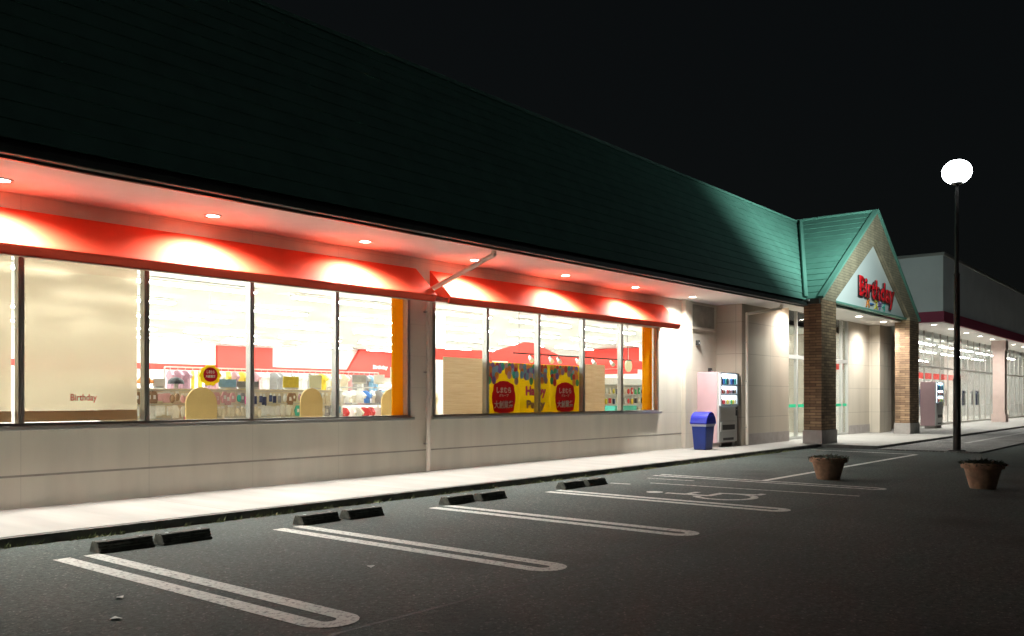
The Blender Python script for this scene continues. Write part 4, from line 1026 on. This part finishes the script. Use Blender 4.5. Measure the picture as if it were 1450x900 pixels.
# ------------------------------------------------------------------ small things on the ground
for x, y, a, lab in ((5.03, 5.68, 0.4, 'white paper scrap on asphalt between the two nearest painted loops'), (3.10, 6.2, 1.1, 'white paper scrap beside the nearest painted loop'), (2.79, 5.63, 2.0, 'crumpled paper scrap closest to the bottom edge')):
    b = MB(); ca, sa = math.cos(a), math.sin(a)
    P = [(-.035, -.02, 0.004), (.03, -.025, 0.012), (.036, .02, 0.004), (-.025, .024, 0.016)]
    P = [(x+p[0]*ca-p[1]*sa, y+p[0]*sa+p[1]*ca, p[2]) for p in P]
    b.quad(*P); b.quad(*[(p[0]+.002, p[1], p[2]+.003) for p in P][::-1])
    tag(b.build('paper_scrap', M['scrap'], loc=(x, y, 0)), lab, 'paper scrap', 'paper scraps on the asphalt')
b = MB()
for c in range(330):
    x = random.uniform(1.5, 23.5); y = kerbY(x)-0.035-abs(random.gauss(0, 0.012))
    for k_ in range(random.randint(3, 9)):
        px, py = x+random.gauss(0, .035), y-abs(random.gauss(0, .012)); h = random.uniform(.015, .075)*random.choice((.5, .6, 1)); a = random.uniform(0, 6.28); w_ = random.uniform(.005, .013)
        t0 = Vector((px, py, 0)); tip = t0+Vector((random.gauss(0, .02), -abs(random.gauss(0, .02)), h)); s_ = Vector((math.cos(a), math.sin(a), 0))*w_
        b._f([b.bm.verts.new(t0-s_), b.bm.verts.new(t0+s_), b.bm.verts.new(tip)])
for c in range(120):
    x = random.uniform(43, 70); y = 7.56-abs(random.gauss(0, .1)); h = random.uniform(.05, .25); s_ = random.uniform(.02, .08)
    b._f([b.bm.verts.new((x-s_, y, .03)), b.bm.verts.new((x+s_, y, .03)), b.bm.verts.new((x+random.gauss(0, .1), y-.05, h))])
tag(b.build('weeds', M['weed']), 'low weeds growing along the kerb joint', kind='stuff')

# ------------------------------------------------------------------ night sky, faint added fill
wd = bpy.data.worlds.new('World'); scene.world = wd; wd.use_nodes = True
nt = wd.node_tree; bg = nt.nodes['Background']
sk = nt.nodes.new('ShaderNodeTexSky'); sk.sky_type = 'NISHITA'; sk.sun_disc = False
SUN_EL, SUN_ROT = R(24), R(200)
sk.sun_elevation = R(2); sk.sun_rotation = SUN_ROT
mx = nt.nodes.new('ShaderNodeMix'); mx.data_type = 'RGBA'; mx.blend_type = 'ADD'; mx.inputs[0].default_value = 1
hs = nt.nodes.new('ShaderNodeHueSaturation'); hs.inputs['Saturation'].default_value = 0.5
nt.links.new(sk.outputs[0], hs.inputs['Color'])
sc_ = nt.nodes.new('ShaderNodeVectorMath'); sc_.operation = 'SCALE'; sc_.inputs[3].default_value = 0.0012
nt.links.new(hs.outputs[0], sc_.inputs[0])
mx.inputs[7].default_value = (0.0014, 0.0019, 0.0022, 1)
nt.links.new(sc_.outputs[0], mx.inputs[6]); nt.links.new(mx.outputs[2], bg.inputs[0]); bg.inputs[1].default_value = 1.0
sl = bpy.data.lights.new('city_glow_fill', 'SUN'); sl.energy = 0.022; sl.angle = R(90); sl.color = (1.0, 0.80, 0.82)  # added sun standing in for city glow, lifts the dark roof
so = bpy.data.objects.new('city_glow_fill', sl); COL.objects.link(so)
so.rotation_euler = (R(58), 0, R(-25))

# ------------------------------------------------------------------ camera and output
cd = bpy.data.cameras.new('camera'); cam = bpy.data.objects.new('camera', cd); COL.objects.link(cam)
cam.location = (0, 0, 1.45); cam.rotation_euler = (R(90), 0, R(39.302-90))
cd.sensor_width = 36; cd.lens = 1240/1450*36; cd.shift_y = 113/1450; cd.clip_end = 600; cd.clip_start = 0.05
scene.camera = cam
scene.view_settings.view_transform = 'Standard'; scene.view_settings.look = 'None'
scene.view_settings.exposure = 0.32; scene.view_settings.gamma = 1.0; scene.view_settings.use_curve_mapping = False
cy = scene.cycles
cy.use_denoising = True
cy.max_bounces = 8; cy.diffuse_bounces = 5; cy.glossy_bounces = 3; cy.transparent_max_bounces = 16
